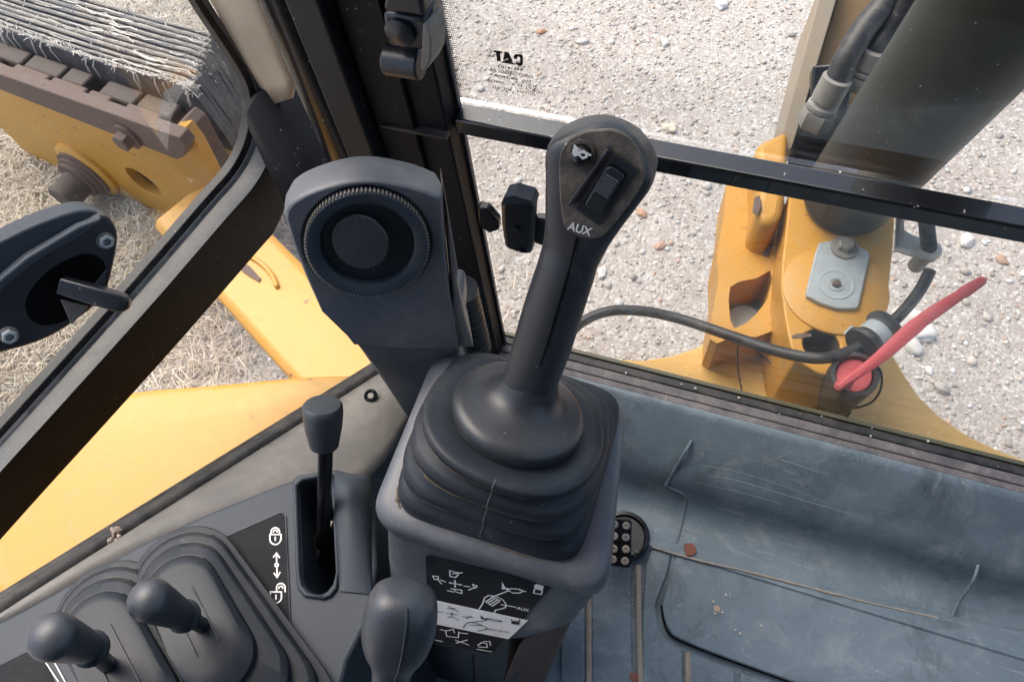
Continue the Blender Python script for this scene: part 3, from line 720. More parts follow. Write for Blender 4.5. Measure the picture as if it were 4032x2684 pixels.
# lower column: from the chin of the head down to the floor corner
chinL, chinR = P(803,776,pl=on(vpl,-.0005)), P(1054,796,pl=on(vpl,-.0005))
L1, R1 = P(835,818,Z=chinL.z-.035), P(1058,830,Z=chinR.z-.035)
L2, R2 = P(880,880,Z=1.08), P(1055,905,Z=1.08)
L3, R3 = P(945,975,Z=.90), P(1040,1010,Z=.90)
bk = V(-.02,.075,-.0)
secs = [[chinL, chinR, chinR+bk, chinL+bk], [L1, R1, R1+bk, L1+bk], [L2, R2, R2+bk, L2+bk], [L3, R3, R3+bk*.8, L3+bk*.8]]
pod = m.build('housing', PLS, vp, ang=50)
m = MB(); m.loft(secs); m.build('column', PLS, vp, bevel=.005, seg=3)
# side cover, paler
sp = [(1024,449),(1054,619),(1052,649),(1071,736),(1091,800),(1056,800),(1028,736),(1042,683),(1033,585)]
m = MB(); m.prism([P(*p, pl=on(vpl,-.004)) for p in sp], -vn*.05); m.build('side_cover', TRIM, vp, bevel=.002)
m = MB(); m.lathe([(ring_r*1.075,.0),(ring_r*1.05,-.0008),(ring_r*1.02,-.0025),(ring_r*1.0,-.005),(ring_r*.6,-.005)], vc, vn, 48, False, False, up=ve); m.build('dish', PLS, vp)
m = MB(); m.lathe([(ring_r*.99,-.005),(ring_r*.985,.0040),(ring_r*.965,.0055),(ring_r*.93,.0055),(ring_r*.80,.0045),(ring_r*.765,.003),(ring_r*.75,-.0035)], vc, vn, 64, False, False, up=ve); rg = m.build('vent_ring', PL, vp)
# knurled teeth on the ring's flank
m = MB(); vb = vn.cross(ve)
for k in range(96):
    a = 2*math.pi*k/96; d = ve*math.cos(a)+vb*math.sin(a); t_ = vn.cross(d)
    m.box(vc+d*ring_r*.985+vn*.002, (.0022,.0013,.0068), (d, t_, vn))
m.build('knurl_teeth', TRIM, rg, kind='stuff')
# tilted round flap and closed disc in the outlet
m = MB(); m.lathe([(ring_r*.755,-.004),(ring_r*.74,-.0015),(0,-.0015)], vc, vn, 48); m.build('outlet_disc', PLD, vp)
fc = vc+ve*(-ring_r*.12)+vup*ring_r*.12+vn*.0085
fn = (vn*.93-ve*.24+vup*.12).normalized()
m = MB(); m.lathe([(ring_r*.47,-.0015),(ring_r*.48,0),(ring_r*.46,.0012),(0,.0015)], fc, fn, 40); m.build('flap', PLD, vp)
m = MB(); m.tube([vc+ve*ring_r*.55+vup*ring_r*.40-vn*.002, vc+ve*ring_r*.2+vup*ring_r*.56-vn*.001], .002, 8); m.build('flap_rib', PLD, vp)
# corrugated duct behind the pod
m = MB(); a, b = P(1062,665,Y=.36), P(1098,800,Y=.36); pa = [a.lerp(b, i/40) for i in range(41)]
m.tube(pa, [.0155+.0022*(i % 4 < 2) for i in range(41)], 20)
tag(m.build('corrugated_duct', PLD), 'black corrugated duct beside the vent pod', 'duct')

# ---- joystick console box
jc = thing('joystick_console', 'grey square joystick console with black rubber bellows and printed decal', 'console', (-.10,.15,.78))
x0, x1, y0, y1 = -.199, -.004, .086, .245
R_ = lambda a, z, r=.022, dx0=0, dx1=0, dy0=0, dy1=0: [V(p.x-max(0, (p.x+.10)/.09)*max(0, p.y-.09)*.15, p.y, p.z) for p in rbox(x0+a+dx0, x1-a+dx1, y0+a+dy0, y1-a+dy1, z, r)]
m = MB(); m.loft([R_(.03,1.2375,.01), R_(.012,1.239,.016), R_(.006,1.2375,.02), R_(.002,1.234,.023), R_(.0,1.2275,.024), R_(.0,1.206,.024), R_(.001,1.203,.024), R_(.003,1.20,.024,dy0=-.002),
    R_(.003,1.15,.026,dy0=-.026,dx0=-.002,dx1=-.016), R_(.004,1.118,.03,dy0=-.042,dx0=-.004,dx1=-.042), R_(.012,1.107,.03,dy0=-.044,dx0=-.004,dx1=-.055), R_(.03,1.104,.025,dy0=-.04,dx1=-.06)])
m.build('box', PLS, jc, ang=60)
m = MB(); m.loft([rbox(-.185,-.068,.075,.21,1.108,.025), rbox(-.20,-.07,.03,.2,.95,.03), rbox(-.22,-.085,.0,.19,.775,.03)]); m.build('pedestal', PLD, jc, ang=60)
m = MB(); m.tube([P(1088,1505,Z=1.10), P(1093,1600,Z=1.0)], .0008, 6); m.build('seam', VOID, jc)
m = MB(); m.prism([P(1325,1392,Z=1.10), P(1190,1490,Z=1.10), P(1150,1590,Z=.80), P(1240,1590,Z=.80)], (.004,.012,0)); m.build('side_bracket', RUST, jc, bevel=.002, label='brown stained bracket on the console side')
# bellows: square foot, round top that leans with the joystick
BC0 = V(-.106,.171,1.2382); BC1 = P(1186,968,Z=1.291); JB = P(1192,948,Z=1.296); JH = P(1382,420,Y=.272); ja = (JH-JB).normalized()
cx0, cy0 = BC0.x, BC0.y
bp = [(0,.0748,7),(.12,.0756,6.5),(.215,.0748,6),(.255,.0715,5.6),(.275,.0672,5.2),(.32,.0674,4.8),(.415,.0736,4.3),(.49,.0738,4.0),(.545,.0712,3.7),(.57,.0655,3.5),(.61,.0655,3.3),(.70,.0712,3.0),(.775,.0712,2.8),(.825,.0685,2.7),(.848,.0625,2.6),(.88,.0622,2.5),(.935,.0672,2.35),(1.0,.0676,2.25),(1.04,.0655,2.2),(1.052,.0615,2.15),(1.045,.0545,2.1),(1.02,.0495,2),(1.02,.044,2)]
m = MB(); rings = []
for t, h, e in bp:
    nn = V(0,0,1).lerp(ja, min(1, t)*.97).normalized(); u_ = (V(1,0,0)-nn*nn.x).normalized(); b_ = nn.cross(u_)
    c_ = BC0.lerp(BC1, t); pts = []
    for k in range(96):
        a = 2*math.pi*k/96; ca_, sa_ = math.cos(a), math.sin(a)
        pts.append(c_+u_*h*math.copysign(abs(ca_)**(2/e), ca_)+b_*h*.975*math.copysign(abs(sa_)**(2/e), sa_))
    rings.append(pts)
m.loft(rings); bo = m.build('bellows', BOOT, jc, ang=70)
# dirt lying in the folds and round the foot of the bellows
def fold_dirt(j, a0, a1, r_, out_=0.0):
    R0 = rings[j]; n = len(R0); i0, i1 = int(a0/360*n), int(a1/360*n); c = sum(R0, V(0,0,0))/n
    pts = [R0[i % n]+(R0[i % n]-c).normalized()*(.0006+out_) for i in range(i0, i1+1)]
    m = MB(); m.tube(pts, [r_*random.uniform(.4,1.2)*math.sin(math.pi*(k+.5)/len(pts))**.5 for k in range(len(pts))], 8); m.build('fold_dirt', DIRT, bo)
DIRT = dusty('brown_dirt', (.10,.082,.060), dust=(.22,.18,.13), amt=.8, rough=.9, scale=90)
fold_dirt(4, 195, 335, .0014); fold_dirt(9, 200, 320, .0010); fold_dirt(14, 215, 300, .0007)
fold_dirt(0, 185, 235, .0022, .001); fold_dirt(0, 255, 345, .0012, .0008)
xb, xt = P(1105,1225,Z=1.245).x, P(1160,1062,Z=1.31).x; sp_pts = []
for jj in range(1, len(bp)-3):
    xx = xb+(xt-xb)*bp[jj][0]; R0 = rings[jj]; best = None
    for a_, b_ in zip(R0, R0[1:]):
        if (a_.x-xx)*(b_.x-xx) <= 0 and a_.y < BC1.y-.02 and abs(a_.x-b_.x) > 1e-9: best = a_.lerp(b_, (xx-a_.x)/(b_.x-a_.x))
    if best: sp_pts.append(best+V(0,-.0003,.0002))
m = MB(); m.tube(sp_pts, .0004, 6); m.build('mould_seam', flat('seam_rubber', (.12,.125,.13), .6), bo)
# decal on the sloped near face
dpl = (V(-.1,.0805,1.20), V(0,-.885,.466))
dpl = (V(-.1,.0832,1.20), V(0,-(1.20-1.118),.040).normalized()*-1) if False else dpl
nv = (V(0,.086-.042+.004,1.118)-V(0,.086+.001,1.20)); nv = V(0, nv.z, -nv.y).normalized()
if nv.z < 0: nv = -nv
dpl = (V(-.1,.0865,1.20), nv)
dec = [(980,1279),(988,1276),(1271,1345),(1135,1499),(1118,1500),(1003,1480),(985,1420)]
m = MB(); m.prism([P(*p, pl=on(dpl,.0004)) for p in dec], nv*.0008); dc = m.build('decal', DECAL, jc)
m = MB(); m.prism([P(*p, pl=on(dpl,.0013)) for p in ((1001,1380),(1215,1426),(1170,1469),(1000,1434))], nv*.0002); m.build('white_band', WHITE, dc)
def z4(x, y): return (818+.2232*x, 1227+.2232*y)
wh = MB(); bk_ = MB(); q4 = lambda L: [z4(*p) for p in L]
# pictograms: bucket, boom and arrows cross, horn, joystick head, cab
strokes(wh, [q4(L) for L in ([(970,380),(1075,405),(1100,400)],[(970,380),(975,440),(1030,450),(1060,420)],[(1000,410),(1075,405)],
    [(795,435),(850,440),(855,470),(815,470),(795,435)],[(840,465),(885,515)],[(875,475),(925,495)],[(1205,520),(1255,540),(1230,560),(1205,520)],[(1225,555),(1165,580)],[(1120,540),(1175,545)],
    [(965,505),(1095,525)],[(1025,480),(1025,550)],[(950,585),(1010,600)],[(985,565),(1095,580),(1095,615),(1040,600),(1010,570)],
    [(1275,775),(1310,720),(1330,660),(1370,635),(1440,640),(1520,680),(1550,720),(1545,760),(1500,775),(1445,785),(1430,810)],[(1400,655),(1570,590)],[(1340,700),(1420,650),(1490,690),(1410,745),(1340,700)],[(1365,710),(1440,665)],[(1390,725),(1465,680)],[(1500,730),(1650,755)],
    [(1560,575),(1620,610),(1690,610),(1730,590),(1690,570),(1610,565),(1560,575)],[(1690,580),(1755,595)],[(1845,570),(1835,610),(1915,625),(1925,585)])], dpl, .0011, .0016)
fills(wh, [q4(L) for L in ([(1510,495),(1545,555),(1590,565),(1590,580),(1535,570),(1508,575)],[(1845,525),(1870,518),(1935,535),(1940,560),(1920,585),(1850,570),(1840,545)],[(960,505),(985,492),(988,520)],[(1100,527),(1072,515),(1070,538)],[(1025,475),(1038,495),(1010,492)],[(1025,555),(1040,535),(1012,532)])], dpl, .0016)
text(wh, 'AUX', z4(1655,775), z4(1785,805), z4(1665,748), dpl, .0016, .02)
strokes(wh, [q4(L) for L in ([(875,985),(930,1000),(940,1055),(1060,1070),(1065,1010)],[(930,1000),(1010,985),(1020,1020)],[(1075,1020),(1155,1030)],[(1030,1095),(1165,1145)],[(1150,1095),(1040,1125)],[(1260,1150),(1300,1120),(1350,1130),(1360,1170),(1270,1165)],[(1320,1110),(1385,1110),(1390,1150)],[(1255,1190),(1400,1215)],[(825,1095),(895,1110)])], dpl, .0011, .0016)
wh.build('white_pictograms', WHITE, dc, kind='stuff')
strokes(bk_, [q4(L) for L in ([(940,770),(1030,770)],[(955,745),(1000,780),(1060,800)],[(835,800),(895,810)],[(935,820),(1045,835)],[(990,810),(990,845)],[(950,860),(1000,855),(1060,890)],[(1100,855),(1210,860)],[(1140,875),(1190,850)],
    [(1110,970),(1140,925),(1190,910),(1290,935),(1350,970),(1345,985),(1260,1000)],[(1170,940),(1300,945)],[(1200,910),(1340,895)],[(1340,870),(1400,895),(1470,905),(1510,900),(1440,885),(1350,870)],[(1350,978),(1460,998)],[(1605,880),(1610,900),(1685,905),(1690,880)])], dpl, .0008, .0019)
fills(bk_, [q4(L) for L in ([(1288,838),(1320,870),(1360,880),(1355,892),(1290,875)],[(1610,902),(1690,912),(1685,940),(1605,928)])], dpl, .0019)
text(bk_, 'AUX', z4(1468,1008), z4(1580,1025), z4(1475,992), dpl, .0019)
bk_.build('black_pictograms', BLACKP, dc, kind='stuff')

# ---- joystick
js = thing('joystick', 'black joystick with horn button and rocker switch on its head', 'joystick', tuple(JB))
jv = ray(1330,640); jw = ja.cross(jv).normalized()
if jw.dot(_r) < 0: jw = -jw
jn = jw.cross(ja).normalized()
if jn.dot(jv) > 0: jn = -jn
jpl = ((JB+JH)/2, jn)
def z7(x, y): return (1168.6+.41*x, 233.7+.41*y)
outl = [z7(*p) for p in ((-125,1880),(-60,1660),(0,1440),(30,1330),(80,1150),(130,1000),(170,880),(192,790),(208,700),(216,600),(218,500),(221,400),(215,300),(226,240),(270,192),(370,143),(480,114),(585,112),(660,148),(740,213),(792,290),(826,370),(831,415),(810,472),(750,552),(650,682),(590,772),(550,842),(528,892),(505,925),(492,960),(480,1010),(440,1130),(400,1260),(345,1430),(310,1520),(260,1640),(185,1860))]
outw = [P(*p, pl=jpl) for p in outl]
loc = [((p-JB).dot(ja), (p-JB).dot(jw)) for p in outw]
def span(t):
    xs = []
    for (t0, w0), (t1, w1) in zip(loc, loc[1:]):
        if (t0-t)*(t1-t) <= 0 and t0 != t1: xs.append(w0+(w1-w0)*(t-t0)/(t1-t0))
    return (min(xs), max(xs)) if len(xs) > 1 else None
tmax = max(l[0] for l in loc); tneck = .006
rings = []
ts = list(np.linspace(tneck, tmax-.004, 44))+[tmax-.0022, tmax-.0008]
for t in ts:
    s_ = span(t)
    if not s_: continue
    c = (s_[0]+s_[1])/2; hw = (s_[1]-s_[0])/2; u = (tmax-t)
    hd = .0185 if u > .09 else .0185-.0025*max(0, 1-abs(u-.09)/.03)
    if u < .02: hd = .0185*math.sqrt(max(.02, 1-((.02-u)/.02)**2))
    e = 2.3+3.0*max(0, min(1, (.085-u)/.03))
    base = JB+ja*t-jn*.006
    pts = []
    for k in range(40):
        a = 2*math.pi*k/40; ca, sa = math.cos(a), math.sin(a)
        pts.append(base+jw*(c+hw*math.copysign(abs(ca)**(2/e), ca))+jn*hd*math.copysign(abs(sa)**(2/e), sa))
    rings.append(pts)
m = MB(); m.loft(rings); gp = m.build('grip', GRIP, js, ang=60)
# flared base
s0 = span(tneck+.004); hw0 = (s0[1]-s0[0])/2; wc = (s0[0]+s0[1])/2
m = MB(); prof_ = [(.0485,-.006),(.0495,-.001),(.0494,.0035),(.0478,.0065),(.0430,.0088),(.0365,.0104),(.0300,.0122),(.0258,.0150),(.0232,.0192),(.0212,.0250),(.0190,.033)]
rr = []
for r_, h in prof_:
    k = min(1, max(0, (h-.009)/.010)); b_ = ja.cross(jw)
    cc = JB+ja*h+jw*wc*k-jn*.006*k
    rr.append([cc+(jw*math.cos(a)+b_*math.sin(a)*(1-.04*k))*r_ for a in (2*math.pi*i/48 for i in range(48))])
m.loft(rr); fl_ = m.build('flared_base', GRIP, js, ang=60)
# parting line
fn_ = on(jpl, .0135)
m = MB(); sl = [P(1327,548,pl=on(jpl,.0128)), P(1312,612,pl=on(jpl,.0128)), P(1266,770,pl=on(jpl,.0128)), P(1243,842,pl=on(jpl,.0118))]
m.tube(sl, .0007, 6)
m.build('parting_line', VOID, gp)
# switch face
hpz = .0118
fpl = (JH+jn*hpz, jn)
face = smooth_poly([z7(*p) for p in ((318,705),(297,600),(288,480),(286,380),(292,300),(330,225),(420,176),(520,160),(600,163),(680,206),(735,280),(763,360),(765,430),(735,505),(640,635),(565,728),(510,766),(450,770),(380,752))], 3)
m = MB(); m.prism([P(*p, pl=on(fpl,.0012)) for p in face], -jn*.003); fcp = m.build('switch_face', FACE, js, bevel=.0008)
hb = P(*z7(412,292), pl=on(fpl,.0012)); k7 = .41*1.7114/2912*(hb-CAM).length
m = MB(); m.lathe([(k7*80,0),(k7*78,.001),(k7*60,.0012),(k7*55,.0002)], hb, jn, 32, True, True); m.build('button_collar', FACE, fcp)
m = MB(); pr = [(k7*54,.0),(k7*54,.005)]+[(k7*54*math.cos(a), .005+.004*math.sin(a)) for a in np.linspace(.2, 1.57, 7)]; m.lathe(pr, hb, jn, 32)
hbm = flat('glossy_black', (.015,.015,.017), .12); hbo = m.build('horn_button', hbm, js)
hpz2 = on(fpl, .0105); mb = MB()
fills(mb, [[z7(*p) for p in L] for L in ([(372,238),(395,262),(402,300),(372,310),(360,285)],)], hpz2, 0)
strokes(mb, [[z7(*p) for p in L] for L in ([(395,282),(430,288),(462,300)],[(400,300),(420,318),(440,310),(442,290),(425,278),(405,283),(400,300)])], hpz2, .0012, 0)
mb.build('horn_symbol', WHITE, hbo)
m = MB(); a, b = P(*z7(570,262), pl=on(fpl,.003)), P(*z7(347,575), pl=on(fpl,.003)); d_ = (b-a).normalized()
m.box((a+b)/2, ((b-a).length, .0024, .006), (d_, jn.cross(d_), jn)); m.build('guard_rib', PLD, fcp, bevel=.0006)
fr_o = [z7(*p) for p in ((600,287),(735,377),(517,690),(376,590))]; fr_i = [z7(*p) for p in ((590,345),(668,398),(530,622),(436,560))]
m = MB(); m.prism([P(*p, pl=on(fpl,.0012)) for p in fr_o], jn*.0022, [[P(*p, pl=on(fpl,.0012)) for p in fr_i]]); m.build('switch_frame', PLD, fcp, bevel=.0005)
ro = [(590,350),(655,393),(660,408),(540,605),(520,615),(448,570),(442,552),(560,352)]
ro = [z7(*p) for p in ro]
m = MB(); m.prism([P(*p, pl=on(fpl,.0012)) for p in ro], jn*.005); rk = m.build('rocker_switch', PLD, js, bevel=.0015, seg=3)
m = MB()
for k in range(8):
    t = k/7; a = P(*z7(548-55*t, 408+88*t), pl=on(fpl,.0064)); b = P(*z7(618-55*t, 452+88*t), pl=on(fpl,.0064)); m.tube([a, b], .0006, 6)
m.build('rocker_ridges', PLS, rk, kind='stuff')
mb = MB(); text(mb, 'AUX', z7(330,718), z7(462,757), z7(345,672), on(fpl,.0012), .0004, .025); mb.build('lettering', WHITE, fcp)
# dusty mould seam on bellows front

# ---- side console with lock slot
sc_ = thing('side_console', 'grey side console with a lever slot and padlock decal', 'console', (-.32,.03,.80))
cpl = (V(-.30,.06,1.125), V(.05,.16,1).normalized())
cn = cpl[1]
slot = [(688,1120),(700,1108),(742,1098),(756,1104),(761,1125),(771,1318),(765,1345),(750,1364),(733,1370),(714,1364),(700,1346),(696,1325)]
outc = [(-80,1470),(60,1400),(330,1248),(480,1180),(640,1115),(690,1098),(745,1082),(775,1078),(815,1090),(850,1125),(862,1190),(868,1300),(850,1420),(800,1520),(770,1640),(300,1700),(-80,1700)]
def cp(L, off=0.0): return [P(*p, pl=on(cpl, off)) for p in L]
m = MB(); m.prism(cp(outc), V(.01,-.0,-.37), [cp(slot)]); m.build('housing', PL, sc_, bevel=.007, seg=3, ang=40)
m = MB(); rim0 = [(x+(-14 if x < 720 else 12), y+(10 if y > 1330 else (-12 if y < 1125 else 0))) for x, y in slot]
m.prism(cp(rim0), cn*.004, [cp([(x+(-3 if x < 720 else 3), y) for x, y in slot])]); m.build('slot_rim', PL, sc_, bevel=.0018)
m = MB(); m.prism(cp([(690,1130),(800,1130),(800,1400),(690,1400)], -.10), -cn*.004); m.build('slot_floor', VOID, sc_)
# raised hump on the lever side of the slot
m = MB(); rr = []
for y, wv, hgt in ((1088,.1,.004),(1110,.75,.016),(1150,1,.020),(1220,1,.014),(1300,.8,.006),(1360,.4,.001)):
    L = P(772+ (y-1100)*.04, y, pl=cpl); R = P(858, y+8, pl=cpl); d = R-L
    rr.append([L-cn*.006]+[L+d*t*.96+cn*(hgt*math.sin(math.pi*min(1, .12+.88*t))**.55*wv+.0015) for t in np.linspace(0, 1, 9)]+[R-cn*.008])
m.loft(rr); m.build('hump', PL, sc_, ang=60)
# decal
dl = [(514,1242),(520,1234),(640,1180),(650,1178),(657,1186),(669,1455),(664,1466),(655,1464),(600,1372)]
m = MB(); m.prism(cp(dl, .0003), cn*.0007); dq = m.build('decal', DECAL, sc_)
m = MB(); L = [P(*p, pl=on(cpl,.001)) for p in dl+[dl[0]]]; m.tube(L, .0007, 6); m.build('decal_edge', SEALG, dq)
def z6(x, y): return (584+.4411*x, 876.5+.4411*y)
def z5(x, y): return (467.4+.4414*x, 876.5+.4414*y)     # tall close-up
mb = MB(); c5 = lambda cx, cy, r_, a0, a1, n=12: [z5(cx+r_*math.cos(math.radians(a0+(a1-a0)*i/n)), cy+r_*math.sin(math.radians(a0+(a1-a0)*i/n))) for i in range(n+1)]
W5 = .0022
strokes(mb, [c5(376,785,22,180,360)+[z5(398,797)], [z5(354,785), z5(354,797)], c5(376,785,10,180,360), [z5(348,798), z5(406,798), z5(406,825)]+c5(376,822,28,0,180)+[z5(348,798)], [z5(376,812), z5(376,828)],
    [z5(382,895), z5(383,945)], [z5(367,915), z5(382,895), z5(398,918)], c5(383,957,8,0,360), [z5(384,968), z5(386,1020)], [z5(370,1000), z5(386,1021), z5(400,996)],
    c5(405,1075,22,180,360)+[z5(427,1095)], [z5(383,1075), z5(383,1092)], c5(405,1078,10,180,360), [z5(350,1097), z5(408,1097), z5(408,1125)]+c5(379,1125,29,0,180)+[z5(350,1097)], [z5(379,1115), z5(379,1135)]], on(cpl,.001), .0013, .0004)
text(mb, '437-2212', z5(448,1315), z5(446,1245), z5(438,1315), on(cpl,.001), .0004)
mb.build('padlock_print', WHITE, dq)
# second small decal by the near levers
m = MB(); m.prism(cp([(-60,1560),(60,1500),(95,1505),(160,1640),(-60,1660)], .0003), cn*.0007); d2 = m.build('decal', DECAL, sc_)
mb = MB(); strokes(mb, [[(98,1512),(135,1568)],[(120,1513),(150,1568)],[(112,1520),(118,1510),(128,1520)]], on(cpl,.001), .001, .0004); mb.build('arrow_print', WHITE, d2)

# ---- lock lever in the slot
lk = thing('lock_lever', 'lockout lever with tapered black knob rising from the console slot', 'lever', P(742,1300,pl=on(cpl,-.06)))
a = P(742,1300,pl=on(cpl,-.07)); b = P(749,1035,Z=1.195); k0 = P(746,1028,Z=1.20); k1 = P(742,930,Z=1.236)
m = MB(); m.tube([a, a.lerp(b, .5), b], .0066, 16); m.build('rod', BLK, lk)
m = MB(); d = (P(735,1200,pl=on(cpl,-.03))-P(737,1290,pl=on(cpl,-.06))); m.box(P(737,1250,pl=on(cpl,-.045)), (.016,.05,.016)); m.build('clevis', BLK, lk, bevel=.002)
ax_ = (k1-k0); Lk = ax_.length
m = MB(); m.lathe([(.0105,0),(.0125,Lk*.04),(.0160,Lk*.5),(.0172,Lk*.85),(.0168,Lk*.95),(.015,Lk),(.008,Lk*1.01)], k0, ax_, 28); m.build('knob', KNOB, lk)

# ---- two auxiliary levers with stepped oblong boots
def stadium(A, B, r, up, n=14):
    d = (B-A).normalized(); s = up.cross(d).normalized(); out = []
    for i in range(n+1): a = math.pi/2+math.pi*i/n; out.append(A+(d*math.cos(a)+s*math.sin(a))*r)
    for i in range(n+1): a = -math.pi/2+math.pi*i/n; out.append(B+(d*math.cos(a)+s*math.sin(a))*r)
    return out
FOLDD = dusty('fold_dust', (.085,.085,.082), dust=(.2,.19,.17), amt=.8, rough=.9, scale=90)
def aux_lever(A0, B0, A1, B1, r0, r1, cap, stem, root, label, ks=1.0):
    t = thing('auxiliary_lever', label, 'lever', P(*A0, pl=cpl), 'auxiliary levers on the side console')
    levels = [(0,-.004,0),(0,.006,0),(.02,.011,0),(.18,.012,1),(.22,.020,1),(.30,.024,1),(.48,.025,2),(.52,.034,2),(.60,.038,2),(.84,.040,3),(.88,.047,3),(1.0,.051,3),(1.12,.052,3)]
    rings = []
    for f, h, _ in levels:
        q = on(cpl, h); A = P(A0[0]+(A1[0]-A0[0])*f, A0[1]+(A1[1]-A0[1])*f, pl=q); B = P(B0[0]+(B1[0]-B0[0])*f, B0[1]+(B1[1]-B0[1])*f, pl=q)
        rings.append(stadium(A, B, r0+(r1-r0)*f, cn))
    m = MB(); m.loft(rings); bt = m.build('boot', BOOT, t, bevel=.0016, ang=50)
    for li in (3, 6, 9):
        R0 = rings[li]; dm = MB(); dm.tube([p+cn*.0004 for p in R0[2:26]], [random.uniform(.0003,.0011) for _ in R0[2:26]], 6); dm.build('fold_dust', FOLDD, bt)
    # fine mould ridges on the boot top
    q = on(cpl, .0535); m = MB()
    for sgn in (-.35, .35):
        A = P(*A1, pl=q); B = P(*B1, pl=q); s = cn.cross((B-A).normalized()); m.tube([A+s*r1*sgn, B+s*r1*sgn], .0005, 6)
    m.build('mould_ridge', SEALG, bt)
    c = P(*cap[:2], D=cap[2]); s_ = P(*stem[:2], D=stem[2]); r_ = P(*root, pl=on(cpl, .045)); axd = (c-s_).normalized(); L = (c-s_).length
    R = .0150*ks
    m = MB(); m.lathe([(R*.52,-.001),(R*.62,.0),(R*.72,L*.10),(R*.88,L*.50),(R*.985,L*.80),(R,L*.84),(R*.985,L*.875),(R*.90,L*.93),(R*.74,L*.975),(R*.5,L*1.01),(R*.25,L*1.03),(0.001,L*1.035)], s_, axd, 32); m.build('knob', KNOB, t, ang=60)
    m = MB(); m.tube([r_, s_, s_+axd*L*.1], .0062*ks, 14); m.build('rod', PLD, t)
    m = MB(); m.lathe([(.012*ks,-.003),(.0125*ks,.0),(.0095*ks,.003),(.0065*ks,.004)], s_-axd*.002, axd, 20); m.build('collar', BOOT, t)
aux_lever((425,1325), (640,1640), (415,1362), (478,1490), .047, .0265, (330,1372,.585), (420,1415,.640), (470,1440), 'auxiliary lever whose boot touches the padlock decal')
aux_lever((250,1405), (470,1720), (225,1450), (300,1600), .045, .0265, (106,1458,.575), (205,1490,.628), (250,1530), 'auxiliary lever nearest the small arrow decal at the console end', 1.02)

# ---- pear shaped lever grip in front of the console
pg_ = thing('travel_lever', 'smooth pear shaped black lever grip in front of the joystick console', 'lever', P(905,1600,D=.56))
a, b = P(932,1352,D=.452), P(893,1600,D=.515); ax_ = (b-a); L = ax_.length; ax_.normalize()
k = 1.7114/2912*.465
m = MB(); prof_ = [(2,0),(30,2),(52,9),(67,24),(75,46),(79,75),(80,100),(78,130),(73,158),(64,185),(54,205),(47,225),(43,250),(41,290),(41,340)]
rr = []
uu = (ray(920,1440)).cross(ax_).normalized(); bb = ax_.cross(uu)
for r_, h in prof_:
    rr.append([a+ax_*h*k*1.0+(uu*math.copysign(abs(math.cos(t))**.84, math.cos(t))+bb*math.copysign(abs(math.sin(t))**.84, math.sin(t))*.86)*r_*k for t in (2*math.pi*i/48 for i in range(48))])
m.loft(rr); gg = m.build('grip', KNOB, pg_, ang=70)
m = MB(); vq = -ray(920,1440); 
seam = []
for r_, h in prof_[2:13]:
    sd_ = (vq-ax_*vq.dot(ax_)).normalized(); sd_ = (sd_*.96+uu*.22*(1 if uu.dot(_r) > 0 else -1)).normalized(); seam.append(a+ax_*h*k+sd_*r_*k*.885)
m.tube(seam, .0007, 6); m.build('mould_seam', PL, gg)
m = MB(); m.tube([a+ax_*L*.95, a+ax_*L*.95+V(-.01,-.01,-.25)], .011, 14); m.build('rod', BLK, pg_)

# ---- foot pedal
fpdl = thing('foot_pedal', 'black studded foot pedal poking out beside the joystick console', 'pedal', P(1432,1245,Z=.79))
m = MB(); c = P(1437,1232,Z=.787); m.lathe([(.033,-.01),(.034,.0),(.033,.004),(.028,.005),(.026,-.001),(.0,-.001)], c, (0,0,1), 36); m.build('round_boot', BLK, fpdl, ang=40)
m = MB(); m.tube([c, P(1425,1245,Z=.83)], .008, 12); m.build('stem', BLK, fpdl)
ppl = (P(1428,1245,Z=.835), V(0,-.25,1).normalized())
pp = [(1400,1196),(1406,1188),(1448,1194),(1454,1200),(1452,1295),(1446,1306),(1402,1300),(1395,1290)]
m = MB(); m.prism([P(*p, pl=ppl) for p in pp], -ppl[1]*.006); pt = m.build('plate', BLK, fpdl, bevel=.0015)
for (x, y) in ((1414,1206),(1441,1209),(1413,1233),(1440,1236),(1412,1262),(1440,1263),(1410,1286),(1438,1290)):
    m = MB(); m.lathe([(.0052,0),(.0050,.002),(.0036,.0032),(.0022,.0032),(.0018,.0018),(0,.0018)], P(x, y, pl=ppl), ppl[1], 14); m.build('stud', SAND if random.random() < .5 else STEEL, pt)

# ---- litter on the floor
def chip(px, py, r, label, mat, f=fp):
    c = f(px, py); m = MB(); pts = []
    for i in range(7):
        a = i*.9+random.uniform(-.2,.2); q = random.uniform(.6,1.1); pts.append(c+V(math.cos(a)*r*q, math.sin(a)*r*q*.8, .002+random.uniform(0,.002)))
    m.prism(pts, (0,0,random.uniform(.0012,.003))); tag(m.build('chip', mat), label, 'debris')
PALE = flat('pale_chip', (.55,.50,.44), .8)
chip(1588,1265,.011,'red brown chip lying on the mat crease beside the pedal', LEAFM)
chip(1466,1558,.010,'red brown chip lying in the dirt filled mat groove', LEAFM)
chip(1648,1402,.006,'pinkish crumb on the smooth raised foot panel', dusty('pink_crumb', (.45,.30,.24), speck=0))
for k, (x, y) in enumerate(((1640,1385),(1643,1412),(1660,1410),(1690,1450),(1700,1458),(1748,1440),(1668,1370))):
    c = fp(x, y); m = MB(); m.lathe([(.0016,0),(.0018,.001),(.0,.002)], c+V(0,0,.006), (0,0,1), 6)
    tag(m.build('crumb', PALE), 'tiny white crumb scattered on the smooth foot panel', 'debris', 'crumbs on the foot panel')

